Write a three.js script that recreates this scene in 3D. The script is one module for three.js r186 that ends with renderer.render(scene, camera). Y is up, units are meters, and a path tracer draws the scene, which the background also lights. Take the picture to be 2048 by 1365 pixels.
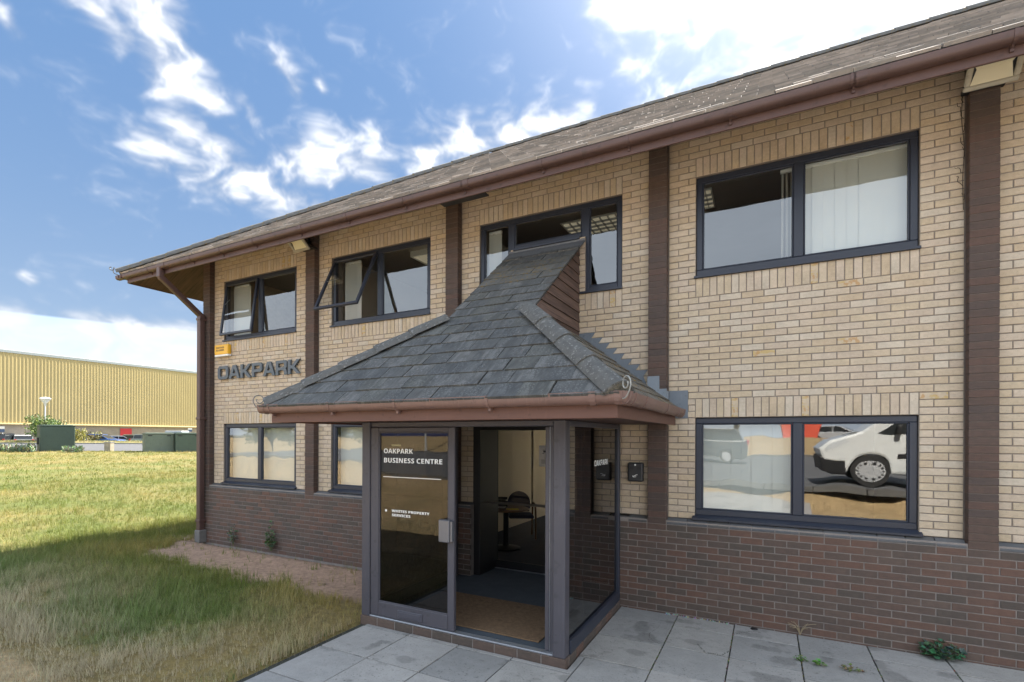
import * as THREE from 'three';
import { mergeGeometries } from 'three/addons/utils/BufferGeometryUtils.js';
import { RoundedBoxGeometry } from 'three/addons/geometries/RoundedBoxGeometry.js';
import { TextGeometry } from 'three/addons/geometries/TextGeometry.js';
import { FontLoader } from 'three/addons/loaders/FontLoader.js';
import { RectAreaLightUniformsLib } from 'three/addons/lights/RectAreaLightUniformsLib.js';
import { createNoise3D } from 'simplex-noise';

// ------------------------------------------------------------------ camera, sky, sun, exposure
const W = 2048, H = 1365;
const scene = new THREE.Scene();
const camera = new THREE.PerspectiveCamera(2 * Math.atan(H / 2 / 1042.14) * 180 / Math.PI, W / H, 0.1, 900);
camera.position.set(1.041, 2.1102, 6.6595);
camera.rotation.order = 'YXZ';
camera.rotation.set(0, 0.5099, 0.0036);
camera.setViewOffset(W, H, 1024 - 950.37, 682.5 - 872.84, W, H);
const EXPOSURE = 4.95;
const SUN = new THREE.Vector3(0.12, 1, -0.88).normalize();
const sun = new THREE.DirectionalLight(new THREE.Color(1, 0.94, 0.84), 4.4);
sun.position.copy(SUN).multiplyScalar(70); sun.castShadow = true;
sun.shadow.mapSize.set(4096, 4096);
Object.assign(sun.shadow.camera, { left: -60, right: 40, top: 50, bottom: -50, near: 1, far: 200 });
scene.add(sun, sun.target);

function rng(seed) { let s = seed >>> 0; return () => { s = (s + 0x6d2b79f5) | 0; let t = Math.imul(s ^ (s >>> 15), 1 | s); t = (t + Math.imul(t ^ (t >>> 7), 61 | t)) ^ t; return ((t ^ (t >>> 14)) >>> 0) / 4294967296; }; }
const { sin, cos, abs, min, max, sqrt, PI, floor, hypot, exp } = Math;
const clamp = (x, a = 0, b = 1) => min(b, max(a, x)), lerp = (a, b, t) => a + (b - a) * t, sst = (a, b, x) => { const t = clamp((x - a) / (b - a)); return t * t * (3 - 2 * t); };
const N3 = createNoise3D(rng(11));
const fbm = (x, y, z, o = 5, g = 0.52) => { let s = 0, a = 1, t = 0; for (let i = 0; i < o; i++) { s += a * N3(x, y, z); t += a; a *= g; x = x * 2.03 + 7.1; y = y * 2.03 + 1.7; z = z * 2.03 - 3.3; } return s / t; };

// clouds of the day by azimuth (from -z towards +x) and elevation in degrees: two ends, half width, strength
const CLOUDS = [[-66, 40, -59.3, 30.9, 3.4, 1.1], [-60.1, 33.7, -56.2, 29.0, 2.2, 0.8], [-61.3, 25.3, -53.6, 23.0, 2.2, 0.95], [-58.8, 27.4, -49.8, 22.9, 2.6, 1], [-47.9, 26.2, -40.7, 27.4, 3.2, 1.05], [-51.7, 23.5, -45.9, 22.8, 1.9, 0.9], [-49.9, 33.8, -48.4, 32.1, 1.2, 0.95], [-46, 33.0, -45.7, 32.4, 0.6, 0.75], [-53.2, 30.3, -52.5, 29.4, 1.0, 0.65], [-45.9, 28.9, -43.3, 28.0, 1.8, 0.85], [-55, 28.6, -52.7, 27.1, 1.6, 0.55], [-34.3, 28.3, -26.6, 30.0, 3.0, 1.05], [-26.6, 30.0, -18.5, 30.9, 3.0, 1.05], [-30.5, 31.4, -31.0, 30.0, 1.2, 0.95], [-13.3, 38.2, 1.0, 36.2, 3.8, 1.05], [1.0, 34.6, 15.9, 31.8, 5.5, 1.1], [-14.3, 37.4, -12.6, 34.4, 1.9, 0.85], [-70.2, 13.0, -69.6, 12.7, 0.5, 0.8], [-72.2, 31.4, -70.6, 30.0, 0.9, 0.75], [-67.5, 34.6, -63.2, 32.4, 1.8, 1], [-56.3, 24.8, -60.6, 24.0, 1.5, 0.8], [-20, 27, -10, 30, 4, 0.6]];
function makeSky() {
  const w = 3072, h = 1536, data = new Float32Array(w * h * 4), dirOf = (az, el) => { az *= PI / 180; el *= PI / 180; return new THREE.Vector3(sin(az) * cos(el), sin(el), -cos(az) * cos(el)); };
  const caps = CLOUDS.map(([a, b, c, d, r, s]) => { const A = dirOf(a, b), B = dirOf(c, d); return { A, ab: B.clone().sub(A), l2: max(1e-9, B.distanceToSquared(A)), r: r * PI / 180, s }; });
  const v = new THREE.Vector3(), q = new THREE.Vector3();
  for (let row = h / 2; row < h; row++) {
    const up = ((row + 0.5) / h - 0.5) * PI, y = sin(up), el = up * 180 / PI;
    for (let col = 0; col < w; col++) {
      const rd = ((col + 0.5) / w - 0.5) * 2 * PI, x = cos(rd) * cos(up), z = sin(rd) * cos(up);
      const mu = clamp(x * SUN.x + y * SUN.y + z * SUN.z, -1, 1), ang = Math.acos(mu) * 180 / PI;
      // clear sky: deep blue above, paler low down, white round the sun
      const low = exp(-el / 13), g1 = exp(-((ang / 17) ** 2)), g2 = exp(-ang / 26);
      let r = lerp(0.036, 0.168, low) + 0.32 * g1 + 0.05 * g2, gg = lerp(0.079, 0.208, low) + 0.30 * g1 + 0.055 * g2, b = lerp(0.162, 0.242, low) + 0.29 * g1 + 0.07 * g2;
      // clouds
      v.set(x, y, z);
      const wx = fbm(x * 5, y * 7, z * 5, 3), f = fbm(x * 11 + wx * 0.6, y * 17, z * 11 - wx * 0.6, 6, 0.56), f2 = fbm(x * 3.1 + 5, y * 5, z * 3.1, 4);
      let cov = -0.4;
      for (const c of caps) {
        q.copy(v).sub(c.A); const t = clamp(q.dot(c.ab) / c.l2); q.addScaledVector(c.ab, -t);
        const d = q.length() / c.r; if (d < 2.2) cov = max(cov, c.s * (1.25 - d));
      }
      // low bank on the horizon, and broken cloud over the rest of the sky
      cov = max(cov, sst(13.5, 9, el + 2.2 * f2) * (1.05 - 0.3 * sst(8, 0, el)));
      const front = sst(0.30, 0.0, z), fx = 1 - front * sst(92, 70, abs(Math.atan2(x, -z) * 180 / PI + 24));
      
      cov = max(cov, 0.85 * g1 + 0.5 * f2 - 0.2);
      const calm = sst(4, 14, el), dens = sst(-0.15, 1.35, cov * 0.88 + f * 0.95 * lerp(0.35, 1, calm) - 0.04), thick = sst(0.5, 1.5, cov + f * 0.4);
      const lit = (0.315 + 0.08 * g2 + 0.4 * g1 - 0.08 * (1 - thick) + 0.15 * f * calm - 0.05 * (1 - calm)) * lerp(1, 1.45, sst(0.25, -0.6, mu)), cr = lit * 0.97, cg = lit * 0.985, cb = lit * 1.02;
      const k = Math.pow(dens, 1.6) * (0.6 + 0.36 * dens); r = lerp(r, max(r, cr), k); gg = lerp(gg, max(gg, cg), k); b = lerp(b, max(b, cb), k);
      // bright even veil added to the unseen sky, lifting the shaded front wall
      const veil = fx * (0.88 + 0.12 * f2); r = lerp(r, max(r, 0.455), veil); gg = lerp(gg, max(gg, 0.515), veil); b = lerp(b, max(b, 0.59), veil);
      const o = (row * w + col) * 4; data[o] = r * 0.8; data[o + 1] = gg * 0.8; data[o + 2] = b * 0.8; data[o + 3] = 1;
    }
  }
  for (let i = 0; i < w * h / 2; i++) { data[i * 4] = 0.12; data[i * 4 + 1] = 0.11; data[i * 4 + 2] = 0.08; data[i * 4 + 3] = 1; }
  const t = new THREE.DataTexture(data, w, h, THREE.RGBAFormat, THREE.FloatType);
  t.mapping = THREE.EquirectangularReflectionMapping; t.minFilter = t.magFilter = THREE.LinearFilter; t.needsUpdate = true;
  return t;
}
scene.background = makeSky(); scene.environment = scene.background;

// ------------------------------------------------------------------ geometry helpers
class GB {                                  // collects flat-shaded faces with uv in metres and a colour
  constructor() { this.p = []; this.u = []; this.c = []; this.tint = [1, 1, 1]; this.du = 0; this.dv = 0; }
  tri(a, b, c, uv) {
    this.p.push(...a, ...b, ...c);
    if (!uv) {
      const n = [0, 1, 2].map((i) => { const j = (i + 1) % 3, k = (i + 2) % 3; return abs((b[j] - a[j]) * (c[k] - a[k]) - (b[k] - a[k]) * (c[j] - a[j])); });
      const m = n[0] >= n[1] && n[0] >= n[2] ? [2, 1] : n[1] >= n[2] ? [0, 2] : [0, 1];
      uv = [a, b, c].map((q) => [q[m[0]] + this.du, q[m[1]] + this.dv]);
    }
    for (const q of uv) this.u.push(q[0], q[1]);
    for (let i = 0; i < 3; i++) this.c.push(...this.tint);
    return this;
  }
  quad(a, b, c, d, uv) { this.tri(a, b, c, uv && [uv[0], uv[1], uv[2]]); return this.tri(a, c, d, uv && [uv[0], uv[2], uv[3]]); }
  poly(pts) { for (let i = 1; i < pts.length - 1; i++) this.tri(pts[0], pts[i], pts[i + 1]); return this; }
  // box with small chamfers (44 triangles)
  box(x0, x1, y0, y1, z0, z1, ch = 0) {
    if (x1 < x0) [x0, x1] = [x1, x0]; if (y1 < y0) [y0, y1] = [y1, y0]; if (z1 < z0) [z0, z1] = [z1, z0];
    const c = min(ch, (x1 - x0) / 2.1, (y1 - y0) / 2.1, (z1 - z0) / 2.1);
    if (c <= 0) {
      const P = (i, j, k) => [i ? x1 : x0, j ? y1 : y0, k ? z1 : z0];
      this.quad(P(0, 0, 1), P(1, 0, 1), P(1, 1, 1), P(0, 1, 1)); this.quad(P(1, 0, 0), P(0, 0, 0), P(0, 1, 0), P(1, 1, 0));
      this.quad(P(1, 0, 1), P(1, 0, 0), P(1, 1, 0), P(1, 1, 1)); this.quad(P(0, 0, 0), P(0, 0, 1), P(0, 1, 1), P(0, 1, 0));
      this.quad(P(0, 1, 1), P(1, 1, 1), P(1, 1, 0), P(0, 1, 0)); this.quad(P(0, 0, 0), P(1, 0, 0), P(1, 0, 1), P(0, 0, 1));
      return this;
    }
    const lo = [x0, y0, z0], hi = [x1, y1, z1];
    const V = (s, ax) => [0, 1, 2].map((i) => (s[i] > 0 ? hi[i] : lo[i]) - (i === ax ? 0 : s[i] * c));   // vertex of corner s on the face across axis ax
    for (let ax = 0; ax < 3; ax++) for (const d of [-1, 1]) {
      const j = (ax + 1) % 3, k = (ax + 2) % 3, S = (a, b) => { const s = [0, 0, 0]; s[ax] = d; s[j] = a; s[k] = b; return V(s, ax); };
      d > 0 ? this.quad(S(-1, -1), S(1, -1), S(1, 1), S(-1, 1)) : this.quad(S(-1, 1), S(1, 1), S(1, -1), S(-1, -1));
    }
    for (let ax = 0; ax < 3; ax++) for (const d1 of [-1, 1]) for (const d2 of [-1, 1]) {
      const j = (ax + 1) % 3, k = (ax + 2) % 3, S = (e, face) => { const s = [0, 0, 0]; s[ax] = e; s[j] = d1; s[k] = d2; return V(s, face); };
      const q = [S(-1, j), S(1, j), S(1, k), S(-1, k)]; d1 * d2 > 0 ? this.quad(q[3], q[2], q[1], q[0]) : this.quad(...q);
    }
    for (const a of [-1, 1]) for (const b of [-1, 1]) for (const d of [-1, 1]) { const s = [a, b, d], t = [V(s, 0), V(s, 1), V(s, 2)]; a * b * d > 0 ? this.tri(...t) : this.tri(t[0], t[2], t[1]); }
    return this;
  }
  // brick seen from +z: chamfered face, four sides, no back; origin rotated by 90 degrees for 'soldier' is the caller's business
  brick(x0, x1, y0, y1, zf, dep, b = 0.003) {
    const F = [[x0 + b, y0 + b, zf], [x1 - b, y0 + b, zf], [x1 - b, y1 - b, zf], [x0 + b, y1 - b, zf]], O = [[x0, y0, zf - b], [x1, y0, zf - b], [x1, y1, zf - b], [x0, y1, zf - b]], B = O.map((q) => [q[0], q[1], zf - dep]);
    this.quad(...F);
    for (let i = 0; i < 4; i++) { const j = (i + 1) % 4; this.quad(O[i], O[j], F[j], F[i]); this.quad(B[i], B[j], O[j], O[i]); }
    return this;
  }
  // profile [[a, b] ...] swept along an axis: 'x' maps (a, b) to (z, y); 'z' maps to (x, y); 'y' maps to (x, z)
  sweep(prof, axis, t0, t1, { open = false, caps = true, miter0 = 0, miter1 = 0 } = {}) {
    const P = (q, t, m) => { const tt = t + m * q[0]; return axis === 'x' ? [tt, q[1], q[0]] : axis === 'z' ? [q[0], q[1], tt] : [q[0], tt, q[1]]; };
    const n = prof.length, e = open ? n - 1 : n; let L = 0;
    for (let i = 0; i < e; i++) {
      const a = prof[i], b = prof[(i + 1) % n], l = hypot(b[0] - a[0], b[1] - a[1]);
      this.quad(P(a, t0, miter0), P(a, t1, miter1), P(b, t1, miter1), P(b, t0, miter0), [[t0, L], [t1, L], [t1, L + l], [t0, L + l]]); L += l;
    }
    if (caps && !open) {
      const tris = THREE.ShapeUtils.triangulateShape(prof.map((q) => new THREE.Vector2(...q)), []);
      for (const [i, j, k] of tris) { this.tri(P(prof[i], t0, miter0), P(prof[k], t0, miter0), P(prof[j], t0, miter0)); this.tri(P(prof[i], t1, miter1), P(prof[j], t1, miter1), P(prof[k], t1, miter1)); }
    }
    return this;
  }
  add(geo, m) {                             // a ready geometry, moved by a matrix
    let g = geo.index ? geo.toNonIndexed() : geo.clone(); if (m) g.applyMatrix4(m);
    const p = g.attributes.position.array, u = g.attributes.uv?.array;
    for (let i = 0; i < p.length; i++) this.p.push(p[i]);
    for (let i = 0; i < p.length / 3; i++) { this.u.push(u ? u[i * 2] : 0, u ? u[i * 2 + 1] : 0); this.c.push(...this.tint); }
    return this;
  }
  get empty() { return !this.p.length; }
  geo(smooth) {
    let g = new THREE.BufferGeometry();
    g.setAttribute('position', new THREE.Float32BufferAttribute(this.p, 3));
    g.setAttribute('uv', new THREE.Float32BufferAttribute(this.u, 2));
    g.setAttribute('color', new THREE.Float32BufferAttribute(this.c, 3));
    g.computeVertexNormals();
    if (smooth) { g = creased(g, smooth); }
    return g;
  }
}
function creased(g, deg) {                  // averages normals across edges flatter than deg
  const p = g.attributes.position, n = g.attributes.normal, key = (i) => `${Math.round(p.getX(i) * 5e3)},${Math.round(p.getY(i) * 5e3)},${Math.round(p.getZ(i) * 5e3)}`, at = new Map(), lim = cos(deg * PI / 180);
  for (let i = 0; i < p.count; i++) { const k = key(i); at.has(k) ? at.get(k).push(i) : at.set(k, [i]); }
  const out = new Float32Array(p.count * 3);
  for (const list of at.values()) for (const i of list) {
    let x = 0, y = 0, z = 0;
    for (const j of list) if (n.getX(i) * n.getX(j) + n.getY(i) * n.getY(j) + n.getZ(i) * n.getZ(j) > lim) { x += n.getX(j); y += n.getY(j); z += n.getZ(j); }
    const l = hypot(x, y, z) || 1; out.set([x / l, y / l, z / l], i * 3);
  }
  g.setAttribute('normal', new THREE.BufferAttribute(out, 3)); return g;
}
const V3 = (x, y, z) => new THREE.Vector3(x, y, z);
const M4 = (px, py, pz, rx = 0, ry = 0, rz = 0, sx = 1, sy = sx, sz = sx) => new THREE.Matrix4().compose(V3(px, py, pz), new THREE.Quaternion().setFromEuler(new THREE.Euler(rx, ry, rz, 'YXZ')), V3(sx, sy, sz));
const tube = (pts, r, seg = 24, rad = 8, closed = false) => new THREE.TubeGeometry(new THREE.CatmullRomCurve3(pts.map((q) => V3(...q)), closed), seg, r, rad, closed);

// ------------------------------------------------------------------ naming
const used = new Map();
const numbered = (n) => { const k = used.get(n) ?? 0; used.set(n, k + 1); return k ? `${n}_${String(k).padStart(3, '0')}` : n; };
function thing(name, label, category, group, pos = [0, 0, 0], turn = 0) {
  const o = new THREE.Group(); o.name = numbered(name); o.position.set(...pos); o.rotation.y = turn; o.userData = { label, category };
  if (group) o.userData.group = group;
  scene.add(o); return o;
}
function part(parent, name, geo, mat, label) {
  const m = new THREE.Mesh(geo instanceof GB ? geo.geo() : geo, mat); m.name = name; m.castShadow = m.receiveShadow = true;
  if (label) m.userData.label = label;
  parent.add(m); return m;
}
function solo(name, geo, mat, label, category, group) {
  const m = part(scene, numbered(name), geo, mat); m.userData = { label, category }; if (group) m.userData.group = group; return m;
}
function struct(name, geo, mat, kind = 'structure', label) { const m = part(scene, numbered(name), geo, mat); m.userData = { kind }; if (label) m.userData.label = label; return m; }
function group(parent, name, label) { const g = new THREE.Group(); g.name = name; if (label) g.userData.label = label; parent.add(g); return g; }

// ------------------------------------------------------------------ textures and materials
function tex(size, f, { srgb = false, rep = 1, aspect = 1 } = {}) {      // f(u, v) -> grey or [r, g, b], tiling over 0..1
  const w = size, h = Math.round(size * aspect), d = new Uint8Array(w * h * 4);
  for (let j = 0; j < h; j++) for (let i = 0; i < w; i++) { let c = f(i / w, j / h); if (typeof c === 'number') c = [c, c, c]; const o = (j * w + i) * 4; for (let k = 0; k < 3; k++) d[o + k] = clamp(c[k]) * 255; d[o + 3] = 255; }
  const t = new THREE.DataTexture(d, w, h); t.wrapS = t.wrapT = THREE.RepeatWrapping; t.magFilter = THREE.LinearFilter; t.minFilter = THREE.LinearMipmapLinearFilter; t.generateMipmaps = true;
  if (srgb) t.colorSpace = THREE.SRGBColorSpace; t.repeat.set(rep, rep); t.needsUpdate = true; return t;
}
// tiling noise: a lattice of values, wrapped
const lattices = new Map();
function tn(u, v, n, m = n, seed = 0) {
  const k = n * 131 + m * 17 + seed * 7919; let L = lattices.get(k);
  if (!L) { const r = rng(k + 5); L = Float32Array.from({ length: n * m }, () => r()); lattices.set(k, L); }
  const x = u * n, y = v * m, i = floor(x), j = floor(y), a = x - i, b = y - j, s = a * a * (3 - 2 * a), t = b * b * (3 - 2 * b), at = (p, q) => L[(((q % m) + m) % m) * n + (((p % n) + n) % n)];
  return lerp(lerp(at(i, j), at(i + 1, j), s), lerp(at(i, j + 1), at(i + 1, j + 1), s), t);
}
const tf = (u, v, n, o = 4, m = n, seed = 0) => { let s = 0, a = 1, t = 0; for (let i = 0; i < o; i++) { s += a * tn(u, v, n << i, m << i, seed + i); t += a; a *= 0.55; } return s / t; };
const std = (color, roughness = 0.8, more = {}) => new THREE.MeshStandardMaterial({ color: new THREE.Color().setRGB(...color), roughness, ...more });
const T = {};
T.brick = tex(512, (u, v) => { const g = tf(u, v, 24, 4), f = tn(u, v, 256), pit = sst(0.86, 0.95, tn(u, v, 150, 150, 3)), bl = tf(u, v, 6, 3, 6, 9); return 0.80 + 0.16 * (g - 0.5) + 0.10 * (f - 0.5) + 0.20 * (bl - 0.5) - 0.30 * pit; });
T.brickBump = tex(512, (u, v) => 0.6 + 0.4 * (tf(u, v, 40, 3) - 0.5) - 0.5 * sst(0.86, 0.95, tn(u, v, 150, 150, 3)));
T.dark = tex(512, (u, v) => { const g = tf(u, v, 16, 4), st = tf(u, v, 3, 3, 60, 5); return [0.8 + 0.3 * (g - 0.5) + 0.25 * (st - 0.5), 0.8 + 0.26 * (g - 0.5) + 0.25 * (st - 0.5), 0.8 + 0.24 * (g - 0.5) + 0.28 * (st - 0.5)]; });
T.sand = tex(256, (u, v) => 0.8 + 0.3 * (tf(u, v, 64, 2) - 0.5) + 0.2 * (tf(u, v, 6, 2) - 0.5));
T.slate = tex(1024, (u, v) => {
  const st = tf(u, v, 60, 3, 6, 2), g = tf(u, v, 8, 4), sp = sst(0.60, 0.70, tf(u, v, 100, 2, 100, 7)) * sst(0.40, 0.58, tf(u, v, 7, 3, 5, 12)), wash = sst(0.50, 0.68, tf(u, v, 26, 4, 5, 21)) * sst(0.42, 0.62, tf(u, v, 4, 3, 3, 4));
  const b = 0.46 + 0.30 * (st - 0.5) + 0.34 * (g - 0.5), w = clamp(0.95 * sp + 0.6 * wash);
  return [lerp(b, 0.93, w), lerp(b * 1.01, 0.94, w), lerp(b * 1.02, 0.97, w)];
});
T.slateBump = tex(512, (u, v) => 0.5 + 0.6 * (tf(u, v, 30, 4, 12, 2) - 0.5) + 0.3 * (tf(u, v, 90, 2) - 0.5));
T.lichen = tex(1024, (u, v) => {
  const g = tf(u, v, 8, 4), st = tf(u, v, 60, 3, 6, 2), o = sst(0.62, 0.68, tf(u, v, 30, 3, 30, 31)) * sst(0.45, 0.55, tf(u, v, 8, 2, 8, 33)), w = sst(0.72, 0.8, tf(u, v, 100, 2, 100, 35)), b = 0.52 + 0.3 * (st - 0.5) + 0.3 * (g - 0.5);
  return [lerp(lerp(b, 0.9, w * 0.6), 1.0, o), lerp(lerp(b, 0.9, w * 0.6), 0.66, o), lerp(lerp(b * 1.02, 0.92, w * 0.6), 0.18, o)];
});
T.concTile = tex(512, (u, v) => { const g = tf(u, v, 10, 4), f = tn(u, v, 200, 200), sp = sst(0.66, 0.72, tf(u, v, 20, 3, 20, 6)); const b = 0.5 + 0.3 * (g - 0.5) + 0.25 * (f - 0.5); return lerp(b, 0.98, sp * 0.9); });
T.paving = tex(1024, (u, v) => {
  const g = tf(u, v, 5, 4), f = tn(u, v, 400, 400), m = tf(u, v, 40, 3), st = sst(0.60, 0.72, tf(u, v, 9, 4, 9, 8)), sp = sst(0.80, 0.9, tn(u, v, 180, 180, 4));
  const b = 0.80 + 0.26 * (g - 0.5) + 0.12 * (f - 0.5) + 0.16 * (m - 0.5) - 0.24 * st - 0.42 * sp * tf(u, v, 6, 2, 6, 40); return [b, b * 0.995, b * 0.985];
});
T.wood = tex(512, (u, v) => { const g = tf(u, v, 3, 4, 90, 3), k = tf(u, v, 8, 3, 30, 5), f = sst(0.62, 0.75, tf(u, v, 3, 3, 140, 15)); const b = 0.6 + 0.6 * (g - 0.5) + 0.3 * (k - 0.5) - 0.25 * f; return [b, b * 0.97, b * 0.94]; });
T.paint = tex(512, (u, v) => { const g = tf(u, v, 4, 4), s = sst(0.66, 0.8, tf(u, v, 60, 3, 8, 3)), d = sst(0.7, 0.85, tf(u, v, 20, 3, 20, 23)); const b = 0.84 + 0.2 * (g - 0.5) + 0.1 * s - 0.2 * d; return [b, b, b]; });
T.asphalt = tex(512, (u, v) => 0.72 + 0.3 * (tn(u, v, 300, 300) - 0.5) + 0.3 * (tf(u, v, 5, 4) - 0.5));
T.carpet = tex(256, (u, v) => 0.72 + 0.4 * (tn(u, v, 128, 128) - 0.5) + 0.25 * (tf(u, v, 5, 3) - 0.5));
T.soil = tex(512, (u, v) => 0.72 + 0.55 * (tf(u, v, 20, 4) - 0.5) + 0.35 * (tf(u, v, 120, 2) - 0.5));
T.plaster = tex(256, (u, v) => 0.86 + 0.12 * (tf(u, v, 5, 4) - 0.5));
const uvs = (t, r, ry = r) => { const c = t.clone(); c.repeat.set(r, ry); c.needsUpdate = true; return c; };
const M = {};
const buffMat = (c, vc) => std(c, 0.92, { map: uvs(T.brick, 2), bumpMap: uvs(T.brickBump, 2), bumpScale: 0.003, vertexColors: !!vc });
const darkMat = (c, vc) => std(c, 0.82, { map: uvs(T.dark, 2), bumpMap: uvs(T.brickBump, 2), bumpScale: 0.002, vertexColors: !!vc });
M.mortar = std([0.30, 0.255, 0.215], 0.95, { map: uvs(T.sand, 3) });
M.mortarDark = std([0.28, 0.245, 0.225], 0.95, { map: uvs(T.sand, 3) });
M.mortarPier = std([0.165, 0.13, 0.11], 0.95, { map: uvs(T.sand, 3) });
M.frame = std([0.022, 0.027, 0.043], 0.42);
M.porchFrame = std([0.082, 0.077, 0.093], 0.5, { map: uvs(T.paint, 0.7) });
M.black = std([0.012, 0.012, 0.014], 0.5);
M.pvc = std([0.104, 0.058, 0.050], 0.5, { map: uvs(T.paint, 0.8) });
M.fascia = std([0.112, 0.060, 0.050], 0.55, { map: uvs(T.paint, 0.8) });
M.pvcPorch = std([0.195, 0.115, 0.095], 0.5, { map: uvs(T.paint, 1.3) });
M.fasciaPorch = std([0.140, 0.063, 0.044], 0.6, { map: uvs(T.paint, 0.9) });
M.soffit = std([0.13, 0.062, 0.045], 0.7, { map: uvs(T.wood, 0.6, 0.6) });
M.cheek = std([0.16, 0.10, 0.08], 0.85, { map: uvs(T.wood, 1.1, 1.1) });
M.lead = std([0.17, 0.195, 0.225], 0.55, { map: uvs(T.paint, 1.5) });
M.alu = std([0.42, 0.44, 0.48], 0.35, { metalness: 0.6, map: uvs(T.paint, 2) });
M.hip = std([0.17, 0.166, 0.156], 0.95, { map: uvs(T.concTile, 2), bumpMap: uvs(T.concTile, 2), bumpScale: 0.003 });
M.hipMain = std([0.20, 0.195, 0.18], 0.95, { map: uvs(T.lichen, 0.8) });
M.bedding = std([0.20, 0.185, 0.15], 1, { map: uvs(T.soil, 4), bumpMap: uvs(T.soil, 4), bumpScale: 0.01 });
M.iron = std([0.16, 0.16, 0.16], 0.5, { metalness: 0.6 });
const pane = (c, ior) => new THREE.MeshPhysicalMaterial({ color: new THREE.Color().setRGB(...c), roughness: 0, transmission: 1, thickness: 0, ior });
T.wave = tex(256, (u, v) => tf(u, v, 3, 2, 2, 70));
M.glass = pane([0.86, 0.9, 0.9], 2.3);
M.tinted = pane([0.16, 0.155, 0.155], 2.0);
M.doorGlass = pane([0.2, 0.19, 0.19], 1.55);
for (const g of [M.glass, M.doorGlass]) { g.bumpMap = T.wave; g.bumpScale = 0.0012; }
M.blind = std([0.56, 0.545, 0.49], 0.85, { side: THREE.DoubleSide });
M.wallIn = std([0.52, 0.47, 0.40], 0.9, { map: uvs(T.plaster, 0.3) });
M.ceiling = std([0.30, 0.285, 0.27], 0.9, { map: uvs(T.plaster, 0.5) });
M.floorIn = std([0.06, 0.06, 0.075], 0.95, { map: uvs(T.carpet, 1.5) });
M.white = std([0.78, 0.78, 0.76], 0.5);
M.asphalt = std([0.135, 0.135, 0.14], 0.9, { map: uvs(T.asphalt, 0.6) });
M.kerb = std([0.24, 0.235, 0.22], 0.9, { map: uvs(T.sand, 1) });
M.paving = [[0.365, 0.355, 0.345], [0.40, 0.385, 0.37], [0.34, 0.333, 0.325], [0.38, 0.367, 0.35], [0.315, 0.31, 0.305]].map((c) => std(c, 0.88, { map: uvs(T.paving, 0.45), bumpMap: uvs(T.paving, 0.9), bumpScale: 0.0025 }));

// ------------------------------------------------------------------ how large a piece shows in the photograph (which repeats become parts of their own)
camera.aspect = W / H; camera.updateProjectionMatrix(); camera.updateMatrixWorld(true);
const VP = new THREE.Matrix4().multiplyMatrices(camera.projectionMatrix, camera.matrixWorldInverse);
function shows(x0, x1, y0, y1, z) {
  const q = [[x0, y0], [x1, y0], [x1, y1], [x0, y1]].map(([x, y]) => { const v = new THREE.Vector4(x, y, z, 1).applyMatrix4(VP); return v.w > 0 ? [v.x / v.w * W / 2, v.y / v.w * H / 2] : null; });
  if (q.some((p) => !p || abs(p[0]) > W / 2 + 20 || abs(p[1]) > H / 2 + 10)) return 0;
  let a = 0; for (let i = 0; i < 4; i++) { const p = q[i], n = q[(i + 1) % 4]; a += p[0] * n[1] - n[0] * p[1]; }
  return abs(a) / 2;
}
const R1 = rng(77);
const BUFF = [[0.63, 0.51, 0.37], [0.615, 0.49, 0.35], [0.645, 0.525, 0.395], [0.605, 0.475, 0.33], [0.625, 0.50, 0.35], [0.64, 0.52, 0.40], [0.655, 0.555, 0.435], [0.61, 0.49, 0.37], [0.63, 0.505, 0.36]];
const DARK = [[0.126, 0.080, 0.063], [0.143, 0.083, 0.062], [0.107, 0.078, 0.064], [0.150, 0.084, 0.062], [0.098, 0.076, 0.063], [0.130, 0.090, 0.072], [0.115, 0.079, 0.064]];
const PIER = [[0.106, 0.068, 0.054], [0.112, 0.072, 0.057], [0.098, 0.066, 0.054], [0.118, 0.070, 0.054], [0.094, 0.066, 0.056]];
T.stain = tex(512, (u, v) => { const g = 0.80 + 0.16 * (tf(u, v, 24, 4) - 0.5) + 0.2 * (tf(u, v, 6, 3, 6, 9) - 0.5), y = sst(0.52, 0.66, tf(u, v, 9, 4, 16, 50)) * 0.75, o = sst(0.6, 0.72, tf(u, v, 12, 3, 12, 61)) * 0.7; return [lerp(lerp(g, 0.80, y), 0.72, o), lerp(lerp(g, 0.70, y), 0.50, o), lerp(lerp(g, 0.36, y), 0.26, o)]; });
const TONES = { buff: BUFF.map((c) => buffMat(c)), dark: DARK.map((c) => darkMat(c)), pier: PIER.map((c) => darkMat(c)) };
TONES.buff[8] = std(BUFF[8], 0.92, { map: uvs(T.stain, 2), bumpMap: uvs(T.brickBump, 2), bumpScale: 0.003 });
const MERGED = { buff: buffMat([1, 1, 1], true), dark: darkMat([1, 1, 1], true), pier: darkMat([1, 1, 1], true) };
const COLS = { buff: BUFF, dark: DARK, pier: PIER };
const brickCache = new Map();
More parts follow.
